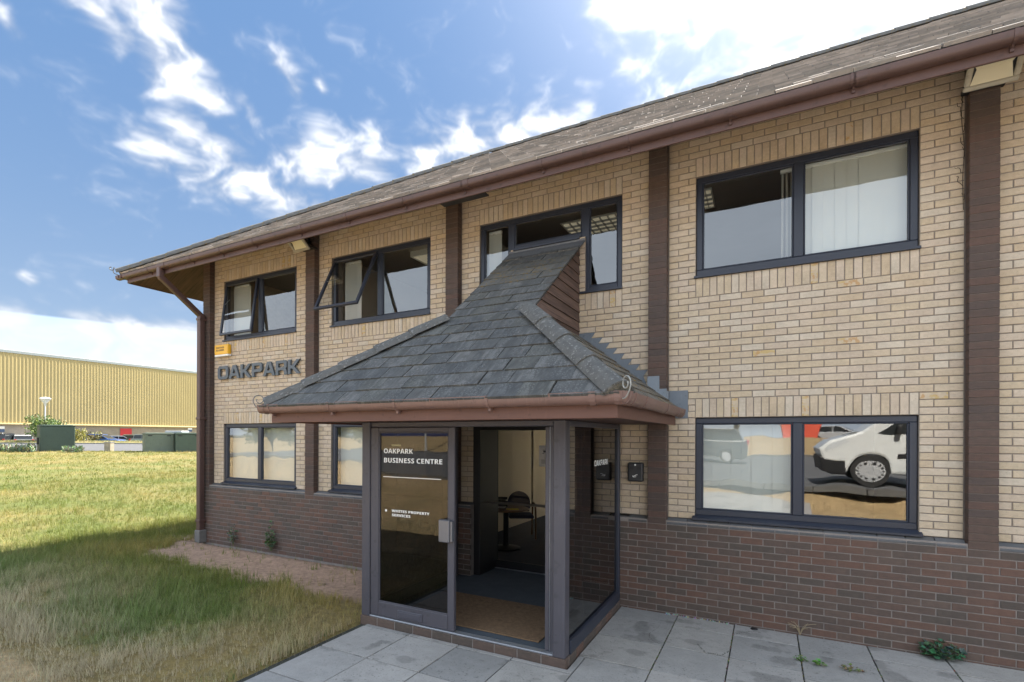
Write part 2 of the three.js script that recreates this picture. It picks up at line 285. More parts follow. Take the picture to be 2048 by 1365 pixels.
// specs: {x0,x1,y0,y1,zf,dep,k (kind), t (tone), hid, name, parent}
function layBricks(specs, name, kind, parentOf, limit = 300, restName = name + 's') {
  for (const s of specs) { s.t = kind === 'buff' ? (R1() < 0.035 ? 8 : floor(R1() * 8)) : floor(R1() * COLS[kind].length); s.v = floor(R1() * 6); s.a = s.hid ? 0 : shows(s.x0, s.x1, s.y0, s.y1, s.zf); s.dz = (R1() - 0.5) * 0.004; }
  const order = [...specs].sort((p, q) => q.a - p.a), own = new Set(order.slice(0, limit).filter((s) => s.a > 60));
  const rest = new Map();
  for (const s of specs) {
    const par = parentOf(s), w = s.x1 - s.x0, h = s.y1 - s.y0, zf = s.zf + s.dz;
    if (own.has(s)) {
      const key = [w.toFixed(3), h.toFixed(3), s.dep, s.v, kind].join();
      if (!brickCache.has(key)) { const g = new GB(); g.du = s.v * 0.237; g.dv = s.v * 0.173; g.brick(-w / 2, w / 2, -h / 2, h / 2, 0, s.dep); brickCache.set(key, g.geo()); }
      const m = part(par, name, brickCache.get(key), TONES[kind][s.t]); m.position.set((s.x0 + s.x1) / 2, (s.y0 + s.y1) / 2, zf); m.rotation.z = (R1() - 0.5) * 0.006;
    } else {
      if (!rest.has(par)) rest.set(par, new GB());
      const g = rest.get(par); g.tint = COLS[kind][s.t]; g.du = R1(); g.dv = R1(); g.brick(s.x0, s.x1, s.y0, s.y1, zf, s.dep);
    }
  }
  for (const [par, g] of rest) part(par, restName, g, MERGED[kind]).userData.kind = 'stuff';
}

// ------------------------------------------------------------------ the office building
const BH = 0.075, MOD = 0.225, YP = 1.1375;                 // course, stretcher, top of the plinth
const yc = (c) => YP + c * BH;                              // foot of buff course c
const office = thing('office_building', 'two storey buff brick office building with brown plinth, dark brick piers and a slate roof', 'building');
const BAYS = [['f', 5.85], ['e', 2.925], ['d', 0], ['c', -2.925], ['b', -5.85], ['a', -8.775]];
const PORCH_HID = (x, y) => x > -3.6 && x < 0.12 && y < 3.4 - 0;
const wallG = {}, buffSpecs = [], soldierSpecs = [];
const WX0 = 0.304, WX1 = 2.3625;
function bayBlocks(k, x) {
  if (k === 'c') return [[x + WX0, x + WX1, 54, 57], [x + WX0, x + 0.805, 38, 54], [x + 0.805, x + 1.885, 48, 54], [x + 1.885, x + WX1, 35, 54], [x + 0.22, x + 2.31, 0, 15]];
  return [[x + WX0, x + WX1, 35, 57], [x + WX0, x + WX1, 0, 19]];
}
for (const [k, x] of BAYS) {
  const holes = bayBlocks(k, x);
  // backing with mortar face, cut round the openings
  const sh = new THREE.Shape([[x - 0.001, YP], [x + 2.701, YP], [x + 2.701, 6.0], [x - 0.001, 6.0]].map((q) => new THREE.Vector2(...q)));
  const hole = (x0, x1, y0, y1) => sh.holes.push(new THREE.Path([[x0, y0], [x0, y1], [x1, y1], [x1, y0]].map((q) => new THREE.Vector2(...q))));
  if (k === 'c') {
    sh.holes.push(new THREE.Path([[x + WX0, yc(38)], [x + WX0, yc(54)], [x + WX1, yc(54)], [x + WX1, yc(38)], [x + 1.885, yc(38)], [x + 1.885, yc(48)], [x + 0.805, yc(48)], [x + 0.805, yc(38)]].map((q) => new THREE.Vector2(...q))));
    hole(x + 0.22, x + 2.31, YP + 0.001, yc(15));
  } else { hole(x + WX0, x + WX1, yc(38), yc(54)); hole(x + WX0, x + WX1, YP + 0.001, yc(16)); }
  const g = new THREE.ExtrudeGeometry(sh, { depth: 0.26, bevelEnabled: false }); g.translate(0, 0, -0.268);
  wallG[k] = part(office, 'facing_wall', g, M.mortar);
  // running bond
  for (let c = 0; c < 63; c++) {
    const y0 = yc(c) + 0.005, y1 = yc(c + 1) - 0.005; let cuts = [[x + 0.006, x + 2.694]];
    for (const [a, b, c0, c1] of holes) if (c >= c0 && c < c1) cuts = cuts.flatMap(([p, q]) => (b <= p || a >= q ? [[p, q]] : [[p, a - 0.004], [b + 0.004, q]].filter(([m, n]) => n - m > 0.03)));
    for (let i = -1; i < 13; i++) {
      const b0 = x + (i + (c % 2 ? 0 : 0.5)) * MOD + 0.005, b1 = b0 + MOD - 0.01;
      for (const [p, q] of cuts) { const a0 = max(p, b0), a1 = min(q, b1); if (a1 - a0 > 0.022) buffSpecs.push({ x0: a0, x1: a1, y0: y0 + (R1() - 0.5) * 0.002, y1: y1 + (R1() - 0.5) * 0.002, zf: 0, dep: 0.02, par: k, hid: PORCH_HID(a0, y0) }); }
    }
  }
  const soldiers = (a, b, c0) => { const n = Math.round((b - a) / 0.0763), w = (b - a) / n; for (let i = 0; i < n; i++) soldierSpecs.push({ x0: a + i * w + 0.0045, x1: a + (i + 1) * w - 0.0045, y0: yc(c0) + 0.004, y1: yc(c0 + 3) - 0.005, zf: 0, dep: 0.02, par: k, hid: PORCH_HID(a, yc(c0)) }); };
  soldiers(x + WX0, x + WX1, 54);
  if (k === 'c') { soldiers(x + 1.885, x + WX1, 35); } else { soldiers(x + WX0, x + WX1, 35); soldiers(x + WX0, x + WX1, 16); }
}
layBricks(buffSpecs, 'brick', 'buff', (s) => wallG[s.par]);
layBricks(soldierSpecs, 'soldier_brick', 'buff', (s) => wallG[s.par]);

// dark piers, one brick to the course
{
  const specs = [], piers = {};
  for (const px of [5.625, 2.7, -0.225, -3.15, -6.075, -9.0]) {
    const a = px + 0.006, b = px + 0.219, g = new GB(); g.box(px, px + 0.225, YP - BH, 6.0, -0.2, 0.002); g.box(a + 0.005, b - 0.005, YP - BH, 5.75, 0, 0.097);
    piers[px] = part(office, 'pier', g, M.mortarPier, px === -9.0 ? 'dark brick pier at the left corner' : undefined);
    for (let c = -1; c < 61; c++) specs.push({ x0: a, x1: b, y0: yc(c) + 0.0035, y1: yc(c + 1) - 0.0035, zf: 0.1025, dep: 0.1, par: px, hid: PORCH_HID(px + 0.1, yc(c)) });
  }
  layBricks(specs, 'pier_brick', 'pier', (s) => piers[s.par]);
}
// plinth of brown brick, and its sloping blue-grey cap
{
  const runs = [[-9.0, -2.70], [-0.62, 8.8]], g = new GB(); for (const [a, b] of runs) g.box(a, b, -0.15, YP - 0.03, -0.26, 0.0965);
  const pl = part(office, 'plinth_wall', g, M.mortarDark), specs = [];
  for (const [a, b] of runs) for (let j = 0; j < 15; j++) {
    const y1 = YP - BH * (j + 1) - 0.005, y0 = y1 - 0.065;
    for (let i = -42; i < 41; i++) { const x0 = max(a, (i + (j % 2 ? 0.5 : 0)) * MOD + 0.005), x1 = min(b, (i + 1 + (j % 2 ? 0.5 : 0)) * MOD - 0.005); if (x1 - x0 > 0.03) specs.push({ x0, x1, y0, y1, zf: 0.1025, dep: 0.03, hid: x0 > -2.99 && x0 < -0.56 }); }
  }
  layBricks(specs, 'plinth_brick', 'dark', () => pl);
  const capM = [[0.115, 0.118, 0.125], [0.098, 0.102, 0.112], [0.13, 0.13, 0.135], [0.105, 0.102, 0.10]].map((c) => darkMat(c)), Rc = rng(5);
  for (const [, x] of BAYS) for (let i = 0; i < 12; i++) {
    const a = x + i * MOD + 0.004, b = x + (i + 1) * MOD - 0.004; if (a < -0.56 && b > -2.75 && a > -2.75) continue;
    const c = new GB(); c.du = Rc(); c.sweep([[0.101, YP - BH + 0.004], [0.1025, YP - BH + 0.006], [0.1025, YP - 0.052], [0.099, YP - 0.047], [0.012, YP - 0.004], [-0.01, YP - 0.004], [-0.01, YP - BH + 0.004]], 'x', a, b);
    part(pl, 'plinth_cap', c, capM[floor(Rc() * 4)]);
  }
}
// low stub of wall left of the corner
{
  const st = thing('low_wall', 'short low stub of brick wall left of the corner downpipe', 'wall'), g = new GB(), r = rng(41); g.box(-9.5, -9.02, -0.3, 1.70, -0.6, -0.42); part(st, 'wall_core', g, M.mortarDark);
  for (let j = 0; j < 25; j++) for (const [a, b] of j % 2 ? [[-9.5, -9.28], [-9.27, -9.02]] : [[-9.5, -9.40], [-9.39, -9.165], [-9.155, -9.02]]) { const y = 1.63 - j * BH, q = new GB(); q.du = r(); q.box(a, b, y, y + 0.066, -0.5, -0.412, 0.004); part(st, 'brick', q, j < 8 ? TONES.buff[floor(r() * 8)] : TONES.dark[floor(r() * 7)]); }
  const c = new GB(); c.box(-9.52, -9.02, 1.702, 1.745, -0.62, -0.40, 0.006); part(st, 'coping', c, M.kerb);
}
// plain side and rear walls, floors and rooms behind the windows
{
  const g = new GB(); g.box(-9.0, -8.75, -0.1, 6, -10, -0.26); g.box(8.55, 8.8, -0.1, 6, -10, -0.26); g.box(-9, -3.9, -0.1, 6, -10.2, -10); g.box(-0.3, 8.8, -0.1, 6, -10.2, -10); g.box(-3.9, -0.3, 2.5, 6, -10.2, -10);  part(office, 'side_wall', g, buffMat(BUFF[1]));  // rear wall opened behind the lobby, added to let daylight in
  const fl = new GB(), ce = new GB(), wl = new GB();
  fl.box(-8.75, 8.55, 2.78, 2.9, -5.2, -0.27); fl.box(-8.75, 8.55, -0.1, 0.05, -7.4, -0.58); const pf = new GB(); pf.box(-4.0, -0.16, -0.1, 0.052, -10, -7.4); part(office, 'bounce_floor', pf, std([0.62, 0.58, 0.5], 0.6, { map: uvs(T.plaster, 0.5) }));  // pale rear floor, added out of view to bounce sunlight into the lobby
  ce.box(-8.75, 8.55, 5.46, 5.5, -5.2, -0.27); ce.box(-8.75, 8.55, 2.6, 2.64, -5.2, -0.3); const lc = new GB(); lc.box(-3.98, -0.18, 2.55, 2.58, -10, -0.62); lc.box(-0.2, -0.17, 0.06, 2.55, -10, -0.62); part(office, 'lobby_ceiling', lc, M.white);
  wl.box(-8.75, 8.55, 2.62, 5.5, -5.3, -5.2); wl.box(-8.75, -4.0, 0, 2.62, -5.3, -5.2); wl.box(-0.15, 8.55, 0, 2.62, -5.3, -5.2); wl.box(-0.16, -0.08, 0, 2.62, -10, -5.2); for (const x of [-5.96, -3.04, -0.113, 2.81, 5.74]) { wl.box(x - 0.05, x + 0.05, 2.9, 5.46, -5.2, -0.27); if (x !== -3.04) wl.box(x - 0.05, x + 0.05, 0.05, 2.6, -5.2, -0.27); }
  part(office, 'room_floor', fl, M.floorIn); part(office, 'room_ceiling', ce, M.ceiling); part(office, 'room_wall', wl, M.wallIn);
}

// ---- windows: lights are [x0, x1, y0, y1, kind]
const FZ = -0.032, GZ = -0.062;
function frameRing(g, x0, x1, y0, y1, w, z0, z1, ch = 0.006) { g.box(x0, x1, y1 - w, y1, z0, z1, ch); g.box(x0, x1, y0, y0 + w, z0, z1, ch); g.box(x0, x0 + w, y0 + w, y1 - w, z0, z1, ch); g.box(x1 - w, x1, y0 + w, y1 - w, z0, z1, ch); }
const sheet = (x0, x1, y0, y1, z) => { const g = new THREE.PlaneGeometry(x1 - x0, y1 - y0); g.translate((x0 + x1) / 2, (y0 + y1) / 2, z); return g; };
function beadRing(g, x0, x1, y0, y1) { frameRing(g, x0, x1, y0, y1, 0.016, GZ - 0.01, FZ - 0.008, 0.005); }
function sashFlat(win, x0, x1, yTop, yBot, ang) {     // same, kept to thing > part > sub-part
  const g = new GB(), w = (x1 - x0) / 2, h = yTop - yBot; frameRing(g, -w, w, -h, 0, 0.045, -0.025, 0.02, 0.005);
  const a = part(win, 'open_sash', g, M.frame), b = part(win, 'pane', sheet(-w + 0.04, w - 0.04, -h + 0.04, -0.04, 0), M.glass);
  for (const o of [a, b]) { o.position.set((x0 + x1) / 2, yTop, FZ + 0.014); o.rotation.x = -ang; }
  const st = new GB(); for (const sx of [x0 + 0.05, x1 - 0.05]) st.add(tube([[sx, yTop - 0.3, FZ - 0.02], [sx, yTop - 0.42, FZ + 0.014 + sin(ang) * 0.5]], 0.006, 2, 5)); part(win, 'stay', st, M.alu);
}
function makeWindow(label, x, y0, y1, sashAng, low) {
  const a = x + WX0 + 0.004, b = x + WX1 - 0.004, m = x + 1.34, w = 0.066, win = new GB();
  frameRing(win, a, b, y0, y1 - 0.004, w, -0.1, FZ); win.box(m - 0.048, m + 0.048, y0 + w, y1 - w - 0.004, -0.1, FZ + 0.002, 0.006);
  const lights = [[a + w, m - 0.048], [m + 0.048, b - w]], yb = y0 + w, yt = y1 - w - 0.004;
  lights.forEach(([p, q], i) => { if (!(sashAng && i === 0)) beadRing(win, p, q, yb, yt); });
  const o = part(office, 'window', win, M.frame, label);
  lights.forEach(([p, q], i) => { if (sashAng && i === 0) sashFlat(o, p - 0.014, q + 0.014, yt + 0.012, yb - 0.02, sashAng); else part(o, 'pane', sheet(p, q, yb, yt, GZ), M.glass); });
  const s = new GB();
  if (low) s.sweep([[-0.1, y0 + 0.002], [-0.03, y0 + 0.002], [0.055, y0 - 0.032], [0.055, y0 - 0.052], [0.045, y0 - 0.052], [-0.1, y0 - 0.04]], 'x', a - 0.03, b + 0.03);
  else s.sweep([[-0.1, y0 + 0.004], [-0.03, y0 + 0.004], [0.03, y0 - 0.012], [0.03, y0 - 0.036], [0.022, y0 - 0.036], [-0.1, y0 - 0.03]], 'x', a - 0.02, b + 0.012);
  part(o, 'sill', s, M.frame); return o;
}
const UY0 = yc(38) + 0.034, UY1 = yc(54), LY0 = YP + 0.05, LY1 = yc(16);
for (const [k, x] of BAYS) {
  if (k === 'c') continue;
  const w = { a: 'window with its left light tilted slightly open', b: 'window with its left light propped wide open' }[k];
  makeWindow(w, x, UY0, UY1, { a: 0.14, b: 0.47 }[k], false);
  makeWindow(undefined, x, LY0, LY1, 0, true);
}
{ // the window over the porch: two tall side lights and a short one over the dormer
  const x = -2.925, a = x + WX0 + 0.004, b = x + WX1 - 0.004, p = x + 0.805, q = x + 1.885, yt = UY1 - 0.004, ym = yc(48) + 0.012, w = 0.06, g = new GB();
  g.box(a, b, yt - w, yt, -0.1, FZ, 0.006);
  for (const [s, t] of [[a, a + w], [p - 0.045, p + 0.045], [q - 0.06, q + 0.045], [b - w, b]]) g.box(s, t, UY0, yt - w, -0.1, FZ + 0.001, 0.006);
  g.box(a + w, p - 0.045, UY0, UY0 + w, -0.1, FZ, 0.006); g.box(q + 0.045, b - w, UY0, UY0 + w, -0.1, FZ, 0.006); g.box(p + 0.045, q - 0.06, ym, ym + 0.055, -0.1, FZ, 0.006);
  const L = [[a + w, p - 0.045, UY0 + w], [p + 0.045, q - 0.06, ym + 0.055], [q + 0.045, b - w, UY0 + w]];
  for (const [s, t, y] of L) beadRing(g, s, t, y, yt - w);
  const o = part(office, 'window', g, M.frame, 'three light window over the porch roof');
  for (const [s, t, y] of L) part(o, 'pane', sheet(s, t, y, yt - w, GZ), M.glass);
  const pr = [[-0.1, 0.004], [-0.03, 0.004], [0.03, -0.012], [0.03, -0.036], [0.022, -0.036], [-0.1, -0.03]];
  for (const [y0, s0, s1] of [[UY0, q - 0.075, b + 0.012], [UY0, a - 0.012, p + 0.05], [ym, p + 0.05, q - 0.075]]) part(o, 'sill', new GB().sweep(pr.map(([z, y]) => [z, y + y0]), 'x', s0, s1), M.frame);
}

// ---- main roof
const EY = 5.345, EZ = 1.0, EX = -10.3, RK = 0.652, RZ = -4.5, RY = EY + RK * (EZ - RZ), HX = EX + (EZ - RZ), RX1 = 12;
const slatePoly = (poly, clipPoly) => {        // Sutherland-Hodgman against a convex polygon, counter-clockwise
  let out = poly;
  for (let i = 0; i < clipPoly.length && out.length; i++) {
    const a = clipPoly[i], b = clipPoly[(i + 1) % clipPoly.length], inside = (p) => (b[0] - a[0]) * (p[1] - a[1]) - (b[1] - a[1]) * (p[0] - a[0]) >= -1e-9, src = out; out = [];
    for (let j = 0; j < src.length; j++) {
      const p = src[j], q = src[(j + 1) % src.length], ip = inside(p), iq = inside(q);
      if (ip) out.push(p);
      if (ip !== iq) { const dx = q[0] - p[0], dy = q[1] - p[1], ex = b[0] - a[0], ey = b[1] - a[1], t = ((a[0] - p[0]) * ey - (a[1] - p[1]) * ex) / (dx * ey - dy * ex); out.push([p[0] + dx * t, p[1] + dy * t]); }
    }
  }
  return out;
};
// a slate: polygon in (u, v) of a roof plane, tilted so that its foot stands proud
function slate(g, poly, org, U, Vv, N, v0, gauge, th) {
  const lift = (v) => th + (1 - (v - v0) / gauge) * th * 1.0, P = (q, h) => [0, 1, 2].map((i) => org[i] + U[i] * q[0] + Vv[i] * q[1] + N[i] * h), top = poly.map((q) => P(q, lift(q[1]))), bot = poly.map((q) => P(q, min(lift(q[1]) - th, 0.004)));
  const uvq = (q) => [q[0] + g.du, q[1] + g.dv];
  for (let i = 1; i < poly.length - 1; i++) g.tri(top[0], top[i], top[i + 1], [uvq(poly[0]), uvq(poly[i]), uvq(poly[i + 1])]);
  for (let i = 0; i < poly.length; i++) { const j = (i + 1) % poly.length; g.quad(bot[i], bot[j], top[j], top[i], [uvq(poly[i]), uvq(poly[j]), uvq(poly[j]), uvq(poly[i])]); }
}
{
  const g = new GB(), Rr = rng(31), kn = hypot(1, RK), U = [1, 0, 0], Vv = [0, RK / kn, -1 / kn], N = [0, 1 / kn, RK / kn], L = (EZ - RZ) * kn, clip = [[EX, -0.02], [RX1, -0.02], [RX1, L], [HX, L]], gauge = 0.335;
  const cols = [[0.35, 0.31, 0.275], [0.395, 0.345, 0.305], [0.295, 0.265, 0.24], [0.44, 0.385, 0.34], [0.32, 0.29, 0.26]];
  for (let r = 0; r * gauge < L; r++) for (let i = 0; i < 76; i++) {
    const x0 = EX + (i - (r % 2 ? 0.5 : 0)) * 0.3 + (Rr() - 0.5) * 0.012, v = r * gauge + (Rr() - 0.5) * 0.014, P = slatePoly([[x0 + 0.003, v - 0.02], [x0 + 0.297, v - 0.02], [x0 + 0.297, v + gauge], [x0 + 0.003, v + gauge]], clip);
    if (P.length < 3) continue; g.tint = cols[floor(Rr() * 5)]; g.du = Rr(); g.dv = Rr();
    slate(g, P, [0, EY, EZ], U, Vv, N, v - 0.02, gauge + 0.02, 0.015 + Rr() * 0.006);
  }
  const roofM = new THREE.MeshPhysicalMaterial({ color: 0xffffff, roughness: 0.95, specularIntensity: 0.12, map: uvs(T.dark, 1.2), vertexColors: true });
  const base = new GB();                       // boarding under the slates, the hip end and the rear slope
  const e1 = [EX, EY, EZ], e2 = [RX1, EY, EZ], r1 = [HX, RY, RZ], r2 = [RX1, RY, RZ], b1 = [EX, EY, 2 * RZ - EZ], b2 = [RX1, EY, 2 * RZ - EZ];
  base.quad(e1, e2, r2, r1); base.tri(b1, e1, r1); base.quad(b2, b1, r1, r2);
  const roof = part(office, 'roof', base, new THREE.MeshPhysicalMaterial({ color: new THREE.Color().setRGB(0.1, 0.097, 0.092), roughness: 1, specularIntensity: 0.05 }));
  part(roof, 'slates', g, roofM).userData.kind = 'stuff';
  const hips = (p, q, n, nm) => { const a = V3(...p), b = V3(...q), d = b.clone().sub(a), l = d.length() / n; for (let i = 0; i < n; i++) { const t = new THREE.CylinderGeometry(0.105, 0.118, l * 1.06, 10, 1, true, PI * 0.0, PI); const c = a.clone().addScaledVector(d, (i + 0.5) / n); const mm = part(roof, nm, t, M.hipMain); const y = d.clone().normalize(), up = V3(0, 1, 0), zz = up.clone().addScaledVector(y, -up.dot(y)).normalize(), xx = zz; const mx = new THREE.Matrix4().makeBasis(xx, y, V3().crossVectors(xx, y).negate().negate()); mm.matrixAutoUpdate = true; mm.quaternion.setFromRotationMatrix(mx); mm.position.copy(c).addScaledVector(zz, 0.0); } };
  M.hipMain.side = THREE.DoubleSide;
  hips([EX - 0.02, EY - 0.005, EZ + 0.02], [HX, RY, RZ], 17, 'hip_tile'); hips([HX, RY - 0.01, RZ], [RX1, RY - 0.01, RZ], 37, 'ridge_tile');
  // curled hip iron at the corner
  const sp = []; for (let i = 0; i <= 30; i++) { const a = i / 30 * PI * 2.6, r = 0.075 * (1 - i / 38); sp.push([-cos(a) * r, 0.13 + 0.0 + sin(a) * r, 0]); }
  const hi = part(roof, 'hip_iron', tube([[0.16, -0.03, 0], [0.1, 0.0, 0], [0.02, 0.04, 0], ...sp.slice(10).map(([x, y]) => [x - 0.02, y, 0])], 0.009, 60, 6), M.iron); hi.position.set(EX - 0.12, EY - 0.02, EZ + 0.1); hi.rotation.y = PI / 4;
}
// ---- eaves: sloping soffit, fascia, gutter with brackets, and the downpipe
{
  const FZ0 = 0.93, FB = 5.155, FXL = -10.18;
  const s = new GB();
  for (let i = 0; i < 3; i++) { const t0 = i / 3, t1 = (i + 1) / 3 - 0.006, Z = (t) => lerp(FZ0 - 0.012, 0.0, t), Y = (t) => lerp(FB + 0.012, 5.745, t); s.sweep([[Z(t0), Y(t0)], [Z(t0), Y(t0) + 0.015], [Z(t1), Y(t1) + 0.015], [Z(t1), Y(t1)]], 'x', FXL + 0.02, RX1); }
  s.quad([FXL + 0.013, FB + 0.012, FZ0 - 0.013], [-9.0, 5.745, 0.0], [-9.0, 5.745, -9], [FXL + 0.013, FB + 0.012, -9.9]);
  part(office, 'soffit', s, M.soffit);
  const f = new GB(); f.box(FXL, RX1, FB, 5.335, FZ0 - 0.012, FZ0 + 0.013, 0.004); f.box(FXL - 0.013, FXL + 0.012, FB, 5.335, -9.9, FZ0 - 0.013, 0.004); part(office, 'fascia', f, M.fascia);
  const prof = []; const gz = FZ0 + 0.016, gw = 0.106, gt = 5.31, gb = 5.234;
  const outer = [[gz, gt], [gz, gb + 0.012], [gz + 0.012, gb], [gz + 0.06, gb], [gz + 0.082, gb + 0.006], [gz + 0.096, gb + 0.02], [gz + 0.101, gb + 0.034], [gz + gw, gt]];
  prof.push(...outer, [gz + gw - 0.006, gt], ...outer.slice(1, -1).reverse().map(([a, b]) => [a - (a > gz + 0.06 ? 0.006 : -0.005), b + 0.006]), [gz + 0.004, gt]);
  const gut = new GB(); gut.sweep(prof, 'x', FXL - 0.24, RX1);
  const gm = part(office, 'gutter', gut.geo(40), M.pvc);
  const lo = outer.map(([a, b]) => { const cx = gz + 0.06, cy = gt - 0.02, d = hypot(a - cx, b - cy); return [a + (a - cx) / d * 0.006, b + (b - cy) / d * 0.006]; });
  const clip = (x, w, nm) => { const g = new GB(); g.sweep([...lo, ...outer.slice().reverse()], 'x', x - w / 2, x + w / 2); if (nm === 'gutter_bracket') { g.box(x - 0.014, x + 0.014, gb - 0.045, gb + 0.02, FZ0 + 0.014, FZ0 + 0.03, 0.002); g.sweep([[FZ0 + 0.02, gb - 0.012], [gz + 0.06, gb - 0.006], [gz + 0.06, gb + 0.002], [FZ0 + 0.02, gb - 0.03]], 'x', x - 0.01, x + 0.01); } part(gm, nm, g, M.pvc); };
  for (const x of [3.74, 2.74, 0.72, -0.26, -1.25, -3.24, -4.26, -6.28, -7.13, -7.97, -9.3]) clip(x, 0.026, 'gutter_bracket');
  for (const x of [1.74, -2.28, -5.21]) { clip(x, 0.12, 'gutter_union'); clip(x - 0.03, 0.02, 'gutter_bracket'); }
  clip(-8.86, 0.24, 'gutter_outlet');
  // left end of the gutter runs on round the hip
  const g2 = new GB(); g2.sweep(prof.map(([a, b]) => [-(a - FZ0) + FXL, b]).reverse(), 'z', -9.9, FZ0 + 0.13); part(office, 'gutter', g2.geo(40), M.pvc);
  // downpipe
  const pm = M.pvc, px = -8.93, pz = 0.19, sq = (g, a, b, r) => { const A = V3(...a), B = V3(...b), d = B.clone().sub(A); g.add(new RoundedBoxGeometry(r, d.length(), r, 2, 0.02), new THREE.Matrix4().compose(A.clone().add(B).multiplyScalar(0.5), new THREE.Quaternion().setFromUnitVectors(V3(0, 1, 0), d.normalize()), V3(1, 1, 1))); };
  const d = new GB(); sq(d, [px, 5.26, 1.0], [px, 5.07, 1.0], 0.105); sq(d, [px, 5.10, 1.01], [px, 4.50, pz - 0.02], 0.1); sq(d, [px, 4.55, pz], [px, 0.02, pz], 0.115);
  const dp = part(office, 'downpipe', d, pm, 'brown downpipe running back from the gutter and down the left corner');
  for (const y of [4.42, 2.42, 0.36]) { const c = new GB(); c.box(px - 0.067, px + 0.067, y, y + 0.05, pz - 0.09, pz + 0.066, 0.006); part(dp, 'pipe_collar', c, pm); }
  const sc = new GB(); sc.box(px - 0.08, px + 0.08, -0.05, 0.2, pz - 0.09, pz + 0.075, 0.01); part(dp, 'drain_shoe', sc, std([0.19, 0.18, 0.17], 0.9, { map: uvs(T.sand, 3) }));
  const lt = new GB(); lt.box(-2.72, -2.05, 5.162, 5.182, 0.80, 0.905, 0.003); const l = part(office, 'soffit_gap_strip', lt, M.black); l.rotation.z = 0.0;  // black strip standing in for a dark gap in the soffit
}

// ------------------------------------------------------------------ the entrance porch
const font = await new FontLoader().loadAsync('fonts/droid/droid_sans_bold.typeface.json');
// squared wide capitals, drawn as shapes one unit high
const GLYPH = {
  O: [1.08, [[0.16, 0], [0.92, 0], [1.08, 0.16], [1.08, 0.84], [0.92, 1], [0.16, 1], [0, 0.84], [0, 0.16]], [[0.28, 0.2], [0.22, 0.27], [0.22, 0.73], [0.28, 0.8], [0.80, 0.8], [0.86, 0.73], [0.86, 0.27], [0.80, 0.2]]],
  A: [1.12, [[0, 0], [0.24, 0], [0.32, 0.2], [0.80, 0.2], [0.88, 0], [1.12, 0], [0.72, 1], [0.40, 1]], [[0.40, 0.38], [0.56, 0.80], [0.72, 0.38]]],
  K: [1.06, [[0, 0], [0.22, 0], [0.22, 0.38], [0.36, 0.38], [0.78, 0], [1.06, 0], [0.56, 0.5], [1.04, 1], [0.76, 1], [0.36, 0.6], [0.22, 0.6], [0.22, 1], [0, 1]]],
  P: [0.98, [[0, 0], [0.22, 0], [0.22, 0.34], [0.84, 0.34], [0.98, 0.46], [0.98, 0.88], [0.86, 1], [0, 1]], [[0.22, 0.53], [0.22, 0.81], [0.72, 0.81], [0.77, 0.76], [0.77, 0.58], [0.72, 0.53]]],
  R: [1.02, [[0, 0], [0.22, 0], [0.22, 0.32], [0.62, 0.32], [0.76, 0.22], [0.78, 0], [1.02, 0], [0.98, 0.26], [0.90, 0.40], [0.99, 0.52], [0.99, 0.88], [0.87, 1], [0, 1]], [[0.22, 0.51], [0.22, 0.81], [0.72, 0.81], [0.77, 0.76], [0.77, 0.56], [0.72, 0.51]]],
};
function glyph(ch, hgt, wide, depth, bevel = 0) {
  const [w, out, inn] = GLYPH[ch], pt = ([x, y]) => new THREE.Vector2(x * hgt * wide, y * hgt), s = new THREE.Shape(out.map(pt)); if (inn) s.holes.push(new THREE.Path(inn.map(pt)));
  const g = new THREE.ExtrudeGeometry(s, { depth, bevelEnabled: bevel > 0, bevelSize: bevel, bevelThickness: bevel, bevelSegments: 1 }); return [g, w * hgt * wide];
}
const flatText = (s, size, wide = 1, depth = 0.0012) => { const g = new TextGeometry(s, { font, size, depth, curveSegments: 3, bevelEnabled: false }); g.scale(wide, 1, 1); return g; };
const porch = thing('entrance_porch', 'glazed entrance porch with brown fascia and a steep hipped slate roof', 'porch');
const PX0 = -2.985, PX1 = -0.54, PZ = 2.13, PB = 0.078, PT = 2.262;
{ // brick kerb
  const g = new GB(); g.box(PX0 + 0.006, PX1 - 0.006, -0.1, PB - 0.004, 0.104, PZ - 0.006); const k = part(porch, 'brick_kerb', g, M.mortarDark), Rk = rng(9);
  for (let i = 0; i < 10; i++) { const w = (PX1 - PX0) / 10, b = new GB(); b.du = Rk(); b.box(PX0 + i * w + 0.005, PX0 + (i + 1) * w - 0.005, -0.04, PB, PZ - 0.1, PZ, 0.005); part(k, 'kerb_brick', b, TONES.dark[floor(Rk() * 7)]); }
  for (const sx of [0, 1]) for (let i = 0; i < 9; i++) { const w = (PZ - 0.21) / 9, z = 0.11 + i * w, b = new GB(); b.du = Rk(); const x = sx ? PX1 : PX0 + 0.1; b.box(x - 0.1, x, -0.04, PB - 0.001, z + 0.005, z + w - 0.005, 0.005); part(k, 'kerb_brick', b, TONES.dark[floor(Rk() * 7)]); }
}
